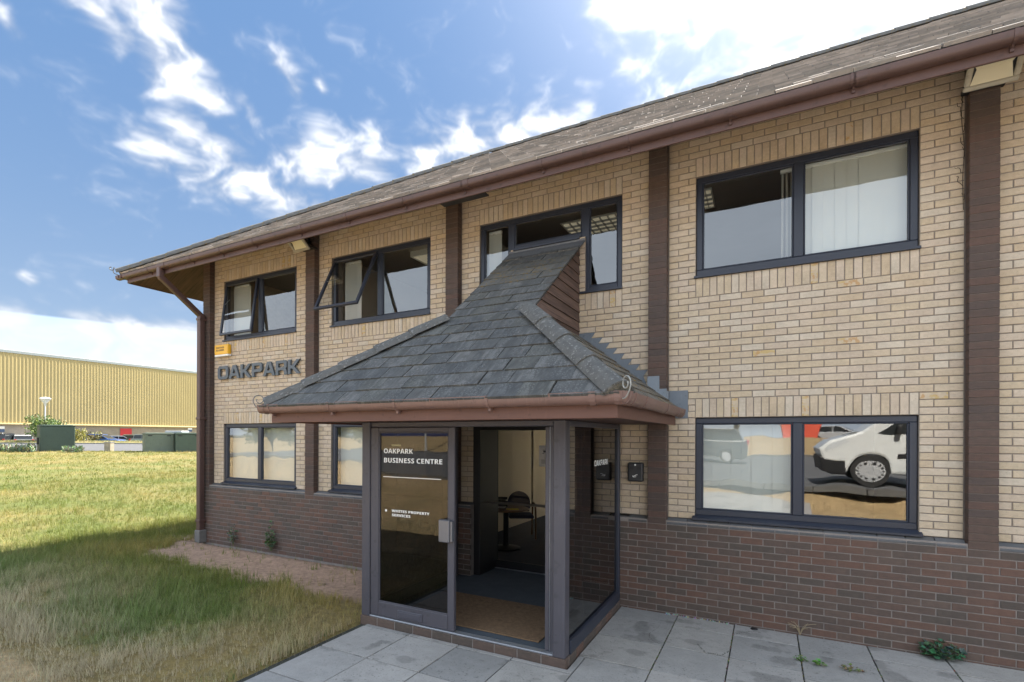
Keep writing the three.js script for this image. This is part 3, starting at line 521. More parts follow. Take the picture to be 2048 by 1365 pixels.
{ // frame
  const F = M.porchFrame, P = (n, x0, x1, y0, y1, z0, z1, m = F, ch = 0.008, l) => { const g = new GB(); g.box(x0, x1, y0, y1, z0, z1, ch); return part(porch, n, g, m, l); };
  P('post', -2.974, -2.857, PB, PT, 2.0, 2.12); P('post', -0.673, -0.553, PB, PT, 2.0, 2.125);
  P('wall_post', -2.97, -2.90, PB, PT, 0.106, 0.19); P('wall_post', -0.612, -0.545, PB, PT, 0.106, 0.19, M.frame);
  P('head_rail', -2.857, -0.673, 2.205, PT, 2.03, 2.10); for (const x of [-2.945, -0.60]) { P('head_rail', x, x + 0.05, 2.205, PT, 0.19, 2.0); P('bottom_rail', x - 0.012, x + 0.062, PB, 0.205, 0.19, 2.0, M.frame); }
  P('threshold', -2.857, -0.673, PB, PB + 0.018, 2.035, 2.118, M.alu, 0.004);
  part(porch, 'side_glass', (() => { const g = sheet(-0.905, 0.905, 0.205, 2.205, 0); g.rotateY(PI / 2); g.translate(-0.572, 0, 1.095); return g; })(), M.tinted);
  part(porch, 'side_glass', (() => { const g = sheet(-0.905, 0.905, 0.205, 2.205, 0); g.rotateY(-PI / 2); g.translate(-2.925, 0, 1.095); return g; })(), M.tinted);
  // lettering on the right hand glass, reading from outside
  const t = new GB(); let ox = 0; for (const ch of 'OAKPARK') { const [gg, w] = glyph(ch, 0.062, 0.95, 0.0012); t.add(gg, M4(ox, 0, 0)); ox += w + 0.012; }
  const tg = t.geo(); tg.scale(0.56 / ox, 1, 1); tg.rotateY(PI / 2); tg.translate(-0.5705, 1.79, 1.15); part(porch, 'glass_lettering', tg, std([0.75, 0.75, 0.73], 0.6));
  // closed door leaf
  const d = new GB(); d.box(-2.852, -2.741, 0.1, 2.2, 2.06, 2.108, 0.006); d.box(-1.822, -1.748, 0.1, 2.2, 2.06, 2.108, 0.006); d.box(-2.741, -1.822, 2.15, 2.2, 2.06, 2.106, 0.006); d.box(-2.741, -1.822, 0.1, 0.258, 2.06, 2.106, 0.006); frameRing(d, -2.741, -1.822, 0.258, 2.15, 0.012, 2.07, 2.1, 0.004);
  const door = part(porch, 'door', d, F, 'closed left door leaf with white lettering on dark glass');
  part(door, 'pane', sheet(-2.735, -1.828, 0.262, 2.146, 2.084), M.doorGlass);
  const lp = new GB(); lp.box(-2.465, -2.14, 0.128, 0.212, 2.106, 2.116, 0.004); lp.box(-2.44, -2.165, 0.146, 0.196, 2.116, 2.121, 0.003); part(door, 'letter_plate', lp, std([0.07, 0.068, 0.085], 0.4));
  const hb = new GB(); hb.box(-1.905, -1.775, 1.02, 1.25, 2.108, 2.165, 0.008); hb.box(-1.771, -1.748, 1.03, 1.24, 2.108, 2.15, 0.004); part(door, 'push_box', hb, std([0.17, 0.175, 0.2], 0.35, { metalness: 0.4 }));
  const lm = std([0.88, 0.88, 0.88], 0.6), LZ = 2.0855;
  for (const [s, x, y, size, wd] of [['OAKPARK', -2.688, 1.917, 0.052, 0.397], ['BUSINESS CENTRE', -2.688, 1.814, 0.052, 0.771], ['WHITES PROPERTY', -2.569, 1.270, 0.027, 0.50], ['SERVICES', -2.569, 1.224, 0.027, 0.25]]) {
    const g = flatText(s, size); g.computeBoundingBox(); const bw = g.boundingBox.max.x - g.boundingBox.min.x; g.scale(wd / bw, 1, 1); g.translate(x, y, LZ); part(door, 'door_lettering', g, lm);
  }
  const dt = new GB(); dt.box(-2.692, -1.922, 1.652, 1.659, LZ, LZ + 0.001); const ds = new THREE.CylinderGeometry(0.014, 0.014, 0.0012, 20); ds.rotateX(PI / 2); ds.translate(-2.649, 1.281, LZ + 0.0006); dt.add(ds); part(door, 'door_rule', dt, lm);
  const pt = new GB(); pt.box(-2.573, -2.447, 1.997, 2.016, LZ, LZ + 0.001); part(door, 'small_label', pt, std([0.35, 0.30, 0.16], 0.6));
  // open leaf turned inwards along the right hand side
  const o = new GB(), ox0 = -0.775, ox1 = -0.730; o.box(ox0, ox1, 0.1, 2.2, 1.98, 2.06, 0.006); o.box(ox0, ox1, 0.1, 2.2, 0.98, 1.06, 0.006); o.box(ox0, ox1, 2.12, 2.2, 1.06, 1.98, 0.006); o.box(ox0, ox1, 0.1, 0.25, 1.06, 1.98, 0.006); o.box(-0.725, -0.69, PB, 2.2, 2.02, 2.06, 0.004);
  const od = part(porch, 'door', o, M.porchFrame, 'open right door leaf turned inwards'); const op = sheet(1.06, 1.98, 0.25, 2.12, 0); op.rotateY(-PI / 2); op.translate(-0.752, 0, 0); part(od, 'pane', op, M.tinted);
  const ws = new GB(); ws.box(-0.728, -0.724, 0.1, 2.2, 2.055, 2.064); part(od, 'weather_strip', ws, M.alu);
  // ceiling board, carpet and the black lining of the inner doorway
  P('ceiling_board', -3.5, 0.06, 2.264, 2.276, 0.11, 2.84, M.soffit, 0.002);
  P('carpet', -2.88, -0.61, 0.0, PB + 0.004, -0.56, 2.03, std([0.085, 0.105, 0.13], 0.97, { map: uvs(T.carpet, 2) }), 0.002);
  P('door_lining', -2.715, -2.60, PB, 2.3, -0.6, 0.003, M.black, 0.004); P('door_lining', -0.70, -0.60, PB, 2.3, -0.6, 0.003, M.black, 0.004); P('door_lining', -2.60, -0.70, 2.2, 2.3, -0.6, 0.003, M.black, 0.004);
  // inner glazed screen; solid right panel added to hide the bright lobby beyond
  const s = new GB(), sz = -0.55; s.box(-2.82, -2.68, PB, 2.28, sz - 0.03, sz + 0.02, 0.005); s.box(-1.32, -0.7, PB, 2.2, sz - 0.03, sz + 0.02, 0.005); s.box(-2.68, -0.7, 2.2, 2.28, sz - 0.03, sz + 0.02, 0.005); s.box(-2.68, -0.7, PB, 0.2, sz - 0.03, sz + 0.02, 0.005);
  const sc = part(porch, 'inner_screen', s, M.black), clear = pane([0.75, 0.76, 0.75], 1.5); part(sc, 'pane', sheet(-2.68, -1.32, 0.2, 2.2, sz), clear);
  const th = new GB(); th.box(-2.68, -0.7, PB + 0.004, PB + 0.014, sz + 0.03, sz + 0.07, 0.002); part(sc, 'screen_threshold', th, M.alu);
  const dc = new GB(); dc.box(-2.2, -1.5, 2.215, 2.24, sz + 0.025, sz + 0.06, 0.004); part(sc, 'door_closer', dc, M.alu);
  // white transfers on the left hand glass
  const fl = new THREE.Shape([[0.02, 2.14], [0.06, 2.10], [0.25, 2.03], [0.25, 1.84], [0.20, 1.88], [0.10, 1.91], [0.02, 1.90], [0.02, 2.0], [0.05, 2.02]].map(([a, b]) => new THREE.Vector2(a + 0.18, b))), fg = new THREE.ShapeGeometry(fl); fg.rotateY(PI / 2); fg.translate(-2.921, 0, 0.62);
  part(porch, 'glass_transfer', fg, std([0.62, 0.66, 0.68], 0.7, { side: THREE.DoubleSide }));
  const rg = new THREE.TorusGeometry(0.055, 0.004, 6, 28); rg.scale(1, 1, 0.2); rg.rotateY(PI / 2); rg.translate(-2.92, 1.72, 0.32); part(porch, 'glass_transfer', rg, std([0.55, 0.58, 0.6], 0.7));
}
// roof planes
const QE = 2.42, QZ = 2.95, QL = -3.65, QR = 0.15, K1 = 0.7627, HZ = 1.65, HL = -2.16, HR = -1.10, HY = QE + K1 * (QZ - HZ), TL = -2.13, TR = -1.05;
const pr = group(porch, 'porch_roof');
{
  const Rp = rng(404), cols = [[0.124, 0.121, 0.112], [0.139, 0.135, 0.124], [0.110, 0.109, 0.103], [0.128, 0.124, 0.108], [0.15, 0.144, 0.132]];
  const mats = cols.map((c) => std(c, 0.66, { map: uvs(T.slate, 1.0), bumpMap: uvs(T.slateBump, 1.5), bumpScale: 0.004 })), lich = cols.slice(0, 3).map((c) => std([c[0] * 1.1, c[1] * 1.08, c[2] * 1.03], 0.75, { map: uvs(T.lichen, 1.6), bumpMap: uvs(T.slateBump, 1.5), bumpScale: 0.004 })), sides = cols.map((c) => std([c[0] * 1.5, c[1] * 1.4, c[2] * 1.25], 0.8, { map: uvs(T.lichen, 1.2), bumpMap: uvs(T.slateBump, 1.5), bumpScale: 0.004 }));
  const base = new GB();
  base.quad([QL, QE - 0.012, QZ], [QR, QE - 0.012, QZ], [HR, HY - 0.012, HZ], [HL, HY - 0.012, HZ]); base.quad([HL, HY - 0.012, HZ], [HR, HY - 0.012, HZ], [TR, 4.655, 0.01], [TL, 4.655, 0.01]);
  base.quad([QR, QE - 0.012, QZ], [QR, QE - 0.012, 0.11], [HR, HY - 0.012, 0.11], [HR, HY - 0.012, HZ]); base.quad([QL, QE - 0.012, 0.11], [QL, QE - 0.012, QZ], [HL, HY - 0.012, HZ], [HL, HY - 0.012, 0.11]);
  part(pr, 'roof_board', base, std([0.05, 0.05, 0.05], 0.9));
  const lay = (org, U, k, clip, gauge, wd, name, side, lichenFrom) => {
    const kn = hypot(1, k), Vv = U[0] ? [0, k / kn, -1 / kn] : U[2] < 0 ? [-1 / kn, k / kn, 0] : [1 / kn, k / kn, 0], N = U[0] ? [0, 1 / kn, k / kn] : U[2] < 0 ? [k / kn, 1 / kn, 0] : [-k / kn, 1 / kn, 0], top = max(...clip.map((q) => q[1])), u0 = min(...clip.map((q) => q[0])), u1 = max(...clip.map((q) => q[0]));
    for (let r = 0; r * gauge < top - 0.02; r++) for (let i = -1; i * wd < u1 - u0 + wd; i++) {
      const a = u0 + (i + (r % 2 ? 0.5 : 0.08)) * wd + (Rp() - 0.5) * 0.02, v = r * gauge - 0.03 + (Rp() - 0.5) * 0.005, skew = (Rp() - 0.5) * 0.004;
      const P = slatePoly([[a + 0.002, v + skew], [a + wd - 0.002, v - skew], [a + wd - 0.002, v + gauge + 0.02], [a + 0.002, v + gauge + 0.02]], clip); if (P.length < 3) continue;
      let ar = 0; P.forEach((p, j) => { const q = P[(j + 1) % P.length]; ar += p[0] * q[1] - q[0] * p[1]; }); if (ar < 0.012) continue;
      const g = new GB(); g.du = floor(Rp() * 24) / 24; g.dv = Rp(); slate(g, P, org, U, Vv, N, v, gauge + 0.05, 0.010 + Rp() * 0.004);
      part(pr, 'slate', g, side ? sides[floor(Rp() * 5)] : r >= lichenFrom && r < lichenFrom + 3 ? lich[floor(Rp() * 3)] : mats[floor(Rp() * 5)]);
    }
  };
  const kn = hypot(1, K1), V = (z) => (QZ - z) * kn;
  lay([0, QE, QZ], [1, 0, 0], K1, [[QL, -0.04], [QR, -0.04], [HR, V(HZ)], [HR, V(HZ)]].slice(0, 3).concat([[HL, V(HZ)]]), 0.215, 0.27, 'slate', false, 99);
  lay([0, QE + K1 * 0, QZ], [1, 0, 0], K1, [[HL, V(HZ) - 0.02], [HR, V(HZ) - 0.02], [TR, V(0.16)], [TL, V(0.16)]], 0.215, 0.27, 'slate', false, 12);
  const kr = (HY - QE) / (QR - HR), kl = (HY - QE) / (HL - QL), lr = (QR - HR) * hypot(1, kr), ll = (HL - QL) * hypot(1, kl);
  lay([QR, QE, 0], [0, 0, -1], kr, [[-QZ, -0.03], [-0.11, -0.03], [-0.11, lr], [-HZ, lr]], 0.2, 0.27, 'slate', true, 99);
  lay([QL, QE, 0], [0, 0, 1], kl, [[0.11, -0.03], [QZ, -0.03], [HZ, ll], [0.11, ll]], 0.2, 0.27, 'slate', true, 99);
  const tl = new GB(), z0 = 0.22; tl.quad([TL - 0.01, QE + K1 * (QZ - z0) + 0.022, z0], [TR + 0.012, QE + K1 * (QZ - z0) + 0.022, z0], [TR + 0.012, 4.69, 0.004], [TL - 0.01, 4.69, 0.004]); tl.box(TL - 0.01, TR + 0.012, 4.655, 4.712, 0.001, 0.012, 0.003); part(pr, 'top_flashing', tl, std([0.14, 0.145, 0.155], 0.6, { map: uvs(T.paint, 1) }));
  // hip tiles
  const hipLine = (A, B, n) => {
    const a = V3(...A), b = V3(...B), d = b.clone().sub(a), l = d.length() / n, y = d.clone().normalize(), up = V3(0, 1, 0).addScaledVector(y, -y.y).normalize(), q = new THREE.Quaternion().setFromRotationMatrix(new THREE.Matrix4().makeBasis(V3().crossVectors(y, up), y, up.clone()));
    for (let i = 0; i < n; i++) {
      const g = new GB(), pts = [], r0 = 0.124, sh = 0.006, h0 = -0.012, L = l * 1.07;
      for (let k = 0; k <= 8; k++) { const t = PI * (0.04 + 0.92 * k / 8), rr = r0 * (1 - 0.10 * abs(sin(2 * t))); pts.push([cos(t) * rr, sin(t) * rr * 0.86 - 0.03]); }
      const inner = pts.map(([x, z]) => [x * 0.86, (z + 0.03) * 0.84 - 0.03]).reverse(), prof = [...pts, ...inner], f = (q, t, s) => [q[0] * s, t, q[1] * s + h0 + (1 - t / L) * sh * 2];
      for (let j = 0; j < prof.length; j++) { const p = prof[j], w = prof[(j + 1) % prof.length], e = [f(p, 0, 1.04), f(w, 0, 1.04), f(w, L, 0.97), f(p, L, 0.97)]; g.quad(e[0], e[1], e[2], e[3], [[j * 0.05, 0], [j * 0.05 + 0.05, 0], [j * 0.05 + 0.05, L], [j * 0.05, L]]); }
      for (let j = 0; j < 8; j++) for (const [t, s, fl] of [[0, 1.04, 0], [L, 0.97, 1]]) { const e = [f(pts[j], t, s), f(pts[j + 1], t, s), f(inner[7 - j], t, s), f(inner[8 - j], t, s)]; fl ? g.quad(e[0], e[1], e[2], e[3]) : g.quad(e[3], e[2], e[1], e[0]); }
      const gg = g.geo(40); { const u = gg.attributes.uv, o = Rp(); for (let k = 0; k < u.count; k++) u.setXY(k, u.getX(k) + o, u.getY(k) + o * 3); }
      const m = part(pr, 'hip_tile', gg, M.hip); m.quaternion.copy(q); m.position.copy(a).addScaledVector(d, i / n).addScaledVector(up, 0.02); m.rotateY((Rp() - 0.5) * 0.03);
    }
    const bd = new GB(); for (let k = 0; k < 7; k++) { const t0 = PI * (0.08 + 0.84 * k / 7), t1 = PI * (0.08 + 0.84 * (k + 1) / 7), c = (t, z) => [cos(t) * 0.128, z, sin(t) * 0.105 - 0.042]; bd.tri([0, 0.012, -0.06], c(t1, 0.004), c(t0, 0.004)); } bd.quad([0.128, 0.004, -0.045], [-0.128, 0.004, -0.045], [-0.128, 0.3, -0.06], [0.128, 0.3, -0.06]);
    const m = part(pr, 'mortar_bedding', bd, M.bedding); m.quaternion.copy(q); m.position.copy(a).addScaledVector(up, 0.02);
    return { q, a, up, y };
  };
  M.hip.side = M.bedding.side = THREE.DoubleSide;
  const hr = hipLine([QR - 0.02, QE + 0.0, QZ - 0.02], [HR - 0.01, HY + 0.01, HZ + 0.01], 4), hl = hipLine([QL + 0.05, QE + 0.0, QZ - 0.05], [HL + 0.01, HY + 0.0, HZ + 0.0], 5);
  // curled hip irons
  for (const [h, f] of [[hr, 1], [hl, -1]]) {
    const pts = [[0, 0.1, -0.04], [0, 0.0, -0.045], [0, -0.06, -0.02], [0, -0.085, 0.04]]; for (let i = 0; i <= 22; i++) { const t = i / 22 * PI * 2.3, r = 0.062 * (1 - i / 34); pts.push([0, -0.085 + 0.062 - cos(t) * r, 0.075 + sin(t) * r]); }
    const g = tube(pts, 0.0052, 70, 6), m = part(pr, 'hip_iron', g, f > 0 ? std([0.30, 0.30, 0.285], 0.6, { metalness: 0.2 }) : M.iron); m.quaternion.copy(h.q); m.position.copy(h.a).addScaledVector(h.up, 0.02).addScaledVector(h.y, -0.02);
  }
  // timber cheeks of the upper roof: lapped boards
  const Rw = rng(71), bm = [0, 1, 2].map((i) => std([0.15 + i * 0.025, 0.094 + i * 0.017, 0.076 + i * 0.014], 0.85, { map: uvs(T.wood, 1.1, 1.1), bumpMap: uvs(T.wood, 1.1, 1.1), bumpScale: 0.003 }));
  for (const [x, s] of [[HR - 0.02, 1], [HL + 0.02, -1]]) for (let i = 0; i < 10; i++) {
    const y0 = HY - 0.05 + i * 0.125, y1 = min(y0 + 0.128, 4.6), zz = (y) => min(HZ - 0.03, QZ - (y - QE) / K1 - 0.02); if (zz(y0) < 0.03) continue;
    const g = new GB(); g.du = Rw(); const o = s * 0.014, zb = 0.008, P = [[x + o, y0, zb], [x + o, y0, zz(y0)], [x, y1, max(zb, zz(y1))], [x, y1, zb]], uv = P.map((q) => [q[2] * 0.6 + g.du * 3, q[1] + i * 0.31]);
    s > 0 ? g.quad(P[1], P[0], P[3], P[2], [uv[1], uv[0], uv[3], uv[2]]) : g.quad(...P, uv); g.quad([x, y0, zb], [x, y0, zz(y0)], [x + o, y0, zz(y0)], [x + o, y0, zb]);
    part(pr, 'weatherboard', g, bm[floor(Rw() * 3)]);
  }
  // stepped lead flashing against the wall, and lead dressed round the pier
  const sh = [[HR - 0.02, HY - 0.03], [QR - 0.33, QE + kr * 0.33 - 0.02]], steps = [];
  for (let i = 0; i < 11; i++) { const y = yc(31) - i * BH + 0.0; const x = HR + 0.20 + i * BH / kr; if (x > -0.225) break; steps.push([x, y], [x - 0.055, y - BH]); }
  const fs = new THREE.Shape([[HR - 0.015, HY - 0.06], [-0.226, QE + kr * (QR + 0.226) - 0.05], ...steps.slice().reverse(), [HR - 0.015, steps[0][1]]].map((q) => new THREE.Vector2(...q))), fg = new THREE.ExtrudeGeometry(fs, { depth: 0.004, bevelEnabled: false }); fg.translate(0, 0, 0.003); part(pr, 'stepped_flashing', fg, M.lead);
  const yq = (x) => QE + kr * (QR - x);
  const L2 = new GB(); L2.box(-0.226, -0.085, yq(-0.15) - 0.08, yq(-0.15) + 0.185, 0.1045, 0.116, 0.004); L2.box(-0.12, 0.0, yq(-0.06) - 0.1, yq(-0.06) + 0.10, 0.1045, 0.113, 0.004); L2.box(-0.002, 0.012, yq(0) - 0.1, yq(0) + 0.12, 0.004, 0.104, 0.003); part(pr, 'lead_wrap', L2, std([0.22, 0.25, 0.285], 0.5, { map: uvs(T.paint, 1.5) }));
  const L3 = new GB(); L3.box(0.012, 0.225, QE - 0.09, QE + 0.245, 0.003, 0.009, 0.002); part(pr, 'lead_apron', L3, M.lead);
}
{ // fascia, soffit edge and gutters
  const x0 = -3.57, x1 = 0.1, z1 = 2.87, f = new GB(); f.box(x0, x1, 2.245, 2.40, z1 - 0.022, z1, 0.004); f.box(x1 - 0.024, x1 - 0.001, 2.247, 2.40, 0.106, z1 - 0.022, 0.004); f.box(x0 + 0.001, x0 + 0.024, 2.247, 2.40, 0.106, z1 - 0.022, 0.004); part(porch, 'fascia', f, M.fasciaPorch);
  const gt = 2.432, gb = 2.342, O = [[0, gt], [0, gb + 0.03], [0.018, gb + 0.008], [0.045, gb], [0.07, gb + 0.004], [0.092, gb + 0.026], [0.1, gb + 0.05], [0.104, gt]], I = O.slice(1, -1).reverse().map(([a, b]) => [a + (a > 0.05 ? -0.005 : 0.005), b + 0.005]), pf = [...O, [0.099, gt], ...I, [0.005, gt]];
  const lo = O.map(([a, b]) => { const d = hypot(a - 0.052, b - gt + 0.02); return [a + (a - 0.052) / d * 0.006, b + (b - gt + 0.02) / d * 0.006]; }), cl = [...lo, ...O.slice().reverse()];
  const g = new GB(); g.sweep(pf.map(([a, b]) => [z1 + 0.004 + a, b]), 'x', x0 - 0.10, x1 + 0.055); const fr = part(porch, 'gutter', g.geo(40), M.pvcPorch, 'front gutter of the porch');
  const gr = new GB(); gr.sweep(pf.map(([a, b]) => [x1 + 0.004 + a, b]).reverse(), 'z', 0.11, z1 + 0.055); const rt = part(porch, 'gutter', gr.geo(40), M.pvcPorch, 'right hand gutter of the porch');
  const gl = new GB(); gl.sweep(pf.map(([a, b]) => [x0 - 0.004 - a, b]), 'z', 0.11, z1 + 0.055); const lf = part(porch, 'gutter', gl.geo(40), M.pvcPorch, 'left hand gutter of the porch');
  const cf = (x, w, nm) => { const b = new GB(); b.sweep(cl.map(([a, y]) => [z1 + 0.004 + a, y]), 'x', x - w / 2, x + w / 2); if (nm === 'gutter_bracket') b.box(x - 0.012, x + 0.012, gb - 0.03, gb + 0.02, z1 + 0.001, z1 + 0.05, 0.003); part(fr, nm, b, M.pvcPorch); };
  for (const x of [-3.5, -2.655, -1.855, -0.92]) cf(x, 0.026, 'gutter_bracket');
  cf(-0.06, 0.05, 'gutter_union');
  const cr = (z, w, nm) => { const b = new GB(); b.sweep(cl.map(([a, y]) => [x1 + 0.004 + a, y]).reverse(), 'z', z - w / 2, z + w / 2); part(rt, nm, b, M.pvcPorch); };
  cr(2.74, 0.05, 'gutter_union'); for (const z of [2.35, 1.3, 0.55]) cr(z, 0.026, 'gutter_bracket'); cr(0.125, 0.03, 'gutter_stop');
  // outer corners
  for (const [sx, px] of [[1, x1], [-1, x0]]) { const c = new GB(), n = 5; for (let i = 0; i < n; i++) { const t0 = i / n * PI / 2, t1 = (i + 1) / n * PI / 2, P = (q, t) => [px + sx * (0.004 + q[0]) * sin(t) , q[1], z1 + (0.004 + q[0]) * cos(t)]; for (let j = 0; j < lo.length - 1; j++) { const e = [P(lo[j], t0), P(lo[j], t1), P(lo[j + 1], t1), P(lo[j + 1], t0)]; sx > 0 ? c.quad(...e) : c.quad(e[3], e[2], e[1], e[0]); } } const m = part(sx > 0 ? rt : lf, 'gutter_corner', c, M.pvcPorch); }
}

// ------------------------------------------------------------------ things on and in the building
{ // letters on the wall
  const s = thing('wall_sign', 'large grey raised capitals spelling OAKPARK on the brick wall', 'sign', null, [-8.59, 3.226, 0.022]), m = std([0.085, 0.10, 0.115], 0.45), gl = [...'OAKPARK'].map((c) => glyph(c, 0.26, 1.3, 0.028, 0.003)), tot = gl.reduce((a, b) => a + b[1], 0), gap = 0.028, k = (2.33 - gap * 6) / tot; let x = 0;
  gl.forEach(([g, w]) => { g.scale(k, 1, 1); g.translate(x, 0, 0); part(s, 'letter', g, m); x += w * k + gap; });
}
{ // alarm box
  const s = thing('alarm_box', 'yellow burglar alarm box below the left upper window', 'alarm box', null, [-8.44, 3.70, 0.0]), g = new GB(); g.add(new RoundedBoxGeometry(0.42, 0.2, 0.085, 3, 0.02), M4(0, 0.115, 0.045)); part(s, 'case', g, std([0.78, 0.42, 0.02], 0.4));
  const b = new GB(); b.box(-0.21, 0.21, -0.02, 0.022, 0.0, 0.082, 0.008); part(s, 'lens', b, M.white);
  const t = new GB(); for (const [w, y] of [['OAKPARK', 0.135], ['ALARMS', 0.085]]) { const q = flatText(w, 0.036); q.computeBoundingBox(); q.scale(0.26 / q.boundingBox.max.x, 1, 1); t.add(q, M4(-0.16, y, 0.0876)); } part(s, 'lettering', t, M.black);
}
function floodlight(x, label, rx) {
  const s = thing('floodlight', label, 'floodlight', 'floodlights under the eaves', [x, 5.385, 0.36], 0), g = new GB(), m = std([0.50, 0.46, 0.37], 0.6, { map: uvs(T.paint, 1) });
  const h = group(s, 'lamp_head'); h.rotation.x = rx; h.scale.setScalar(1.18);
  frameRing(g, -0.16, 0.16, -0.11, 0.11, 0.038, -0.02, 0.012, 0.008); part(h, 'bezel', g, m);
  const bk = new GB(); bk.add(new RoundedBoxGeometry(0.28, 0.19, 0.07, 2, 0.02), M4(0, 0, -0.05)); part(h, 'housing', bk, M.black);
  const re = new GB(); re.quad([-0.122, -0.072, 0.0], [0.122, -0.072, 0.0], [0.1, 0.03, -0.015], [-0.1, 0.03, -0.015]); re.quad([-0.1, 0.03, -0.015], [0.1, 0.03, -0.015], [0.122, 0.072, 0.0], [-0.122, 0.072, 0.0]); part(h, 'reflector', re, std([0.72, 0.66, 0.48], 0.35, { side: THREE.DoubleSide }));
  const br = new GB(); br.box(-0.02, 0.02, -0.02, 0.19, -0.30, -0.235, 0.004); br.box(-0.15, 0.15, -0.02, 0.02, -0.30, -0.08, 0.004); part(s, 'bracket', br, M.black);
}
floodlight(2.80, 'dirty cream floodlight under the eaves on the right hand dark pier', 0.82);
floodlight(-5.98, 'small cream floodlight under the eaves between the two open windows', 0.9);
{ // ash bin
  const s = thing('ash_bin', 'small black wall mounted cigarette bin between the porch glass and the pier', 'cigarette bin', null, [-0.372, 1.572, 0.0]), g = new GB(); g.add(new RoundedBoxGeometry(0.185, 0.235, 0.085, 3, 0.02), M4(0, 0.1, 0.045)); part(s, 'case', g, std([0.02, 0.021, 0.024], 0.4));
  for (const x of [-0.042, 0.042]) { const h = new GB(); h.box(x - 0.026, x + 0.026, 0.13, 0.175, 0.082, 0.0885, 0.004); part(s, 'slot', h, M.black); }
  const k = new GB(); k.add(new THREE.SphereGeometry(0.012, 10, 8), M4(0, 0.19, 0.088, 0, 0, 0, 1, 1, 0.4)); const e = tube([[-0.03, 0.045, 0.089], [-0.005, 0.055, 0.089], [0.01, 0.066, 0.089], [0.03, 0.07, 0.089]], 0.004, 10, 5); k.add(e); k.add(tube([[-0.028, 0.06, 0.089], [-0.02, 0.04, 0.089], [0.015, 0.045, 0.089]], 0.003, 10, 5)); part(s, 'mark', k, M.white);
}
// vertical blinds: each slat its own
function blind(label, x0, x1, y0, y1, z, n, turn, gaps = []) {
  const s = thing('vertical_blind', label, 'blind', 'vertical blinds behind the windows'), Rb = rng(floor(x0 * 100 + y0 * 7 + 900)), pitch = (x1 - x0) / n, geo = new THREE.PlaneGeometry(pitch * 1.1, y1 - y0);
  for (let i = 0; i < n; i++) { if (gaps.includes(i)) continue; const m = part(s, 'slat', geo, M.blind); m.position.set(x0 + (i + 0.5) * pitch, (y0 + y1) / 2, z + (i % 2) * 0.004); m.rotation.y = turn + (Rb() - 0.5) * 0.12; m.rotation.z = (Rb() - 0.5) * 0.008; }
  const r = new GB(); r.box(x0, x1, y1, y1 + 0.04, z - 0.02, z + 0.02, 0.004); part(s, 'head_rail', r, M.white);
}
blind('pale vertical blind filling the right light of the large upper window', 1.37, 2.32, 4.04, 5.09, -0.17, 9, 0.06);
blind('bunched vertical blind at the middle of the large upper window', 1.17, 1.30, 4.04, 5.09, -0.17, 3, 1.1);
blind('closed white vertical blind in the left light of the large lower window', 0.37, 1.32, 1.2, 2.25, -0.16, 9, 0.05);
blind('bunched cream blind at the left side of the wide open window', -5.40, -5.06, 4.0, 5.09, -0.2, 5, 0.9);
blind('cream blind at the left side of the slightly open upper window', -8.40, -7.95, 4.0, 5.09, -0.2, 5, 0.6);
blind('cream vertical blind in the lower window farthest to the left', -8.42, -6.45, 1.2, 2.25, -0.18, 18, 0.08);
blind('cream vertical blind in the lower window half hidden by the porch', -5.48, -3.6, 1.2, 2.25, -0.18, 17, 0.08);
blind('narrow blind in the left light over the porch roof', -2.56, -2.36, 4.05, 5.09, -0.2, 3, 0.7);
// ceiling lights, lit
RectAreaLightUniformsLib.init();
for (const [x, z, w, d, lab, drop] of [[-3.95, -1.25, 1.15, 0.62, 'cream panel light hanging inside the wide open window', 0.12], [-6.75, -1.5, 1.2, 0.6, 'ceiling light inside the slightly open upper window', 0.0], [-1.3, -1.45, 0.95, 0.6, 'louvred ceiling light seen through the window over the porch', 0.0], [0.12, -1.3, 0.5, 0.6, 'louvred ceiling light at the left of the large upper window', 0.0]]) {
  const y = 5.455 - drop, s = thing('ceiling_light', lab, 'ceiling light', 'office ceiling lights', [x, y, z]), g = new GB(); frameRing(g, -w / 2 - 0.02, w / 2 + 0.02, -d / 2 - 0.02, d / 2 + 0.02, 0.02, -0.02 - drop * 0.5, 0.02, 0.003); const f = g.geo(); f.rotateX(PI / 2); part(s, 'frame', f, M.white);
  const pn = sheet(-w / 2, w / 2, -d / 2, d / 2, 0); pn.rotateX(PI / 2); pn.translate(0, 0.004, 0); part(s, 'diffuser_lamp', pn, std([0.7, 0.62, 0.45], 0.6, { emissive: new THREE.Color(1, 0.86, 0.6), emissiveIntensity: 0.05 }));
  if (!drop) { const l = new GB(); for (let i = 1; i < 8; i++) l.box(-w / 2 + i * w / 8 - 0.004, -w / 2 + i * w / 8 + 0.004, -0.035, -0.002, -d / 2, d / 2); for (let i = 1; i < 4; i++) l.box(-w / 2, w / 2, -0.034, -0.002, -d / 2 + i * d / 4 - 0.004, -d / 2 + i * d / 4 + 0.004); part(s, 'louvre', l, M.alu); }
  const li = new THREE.RectAreaLight(new THREE.Color(1, 0.87, 0.66), 0.2, w, d); li.position.set(x, y - 0.05, z); li.rotation.x = -PI / 2; scene.add(li);
}
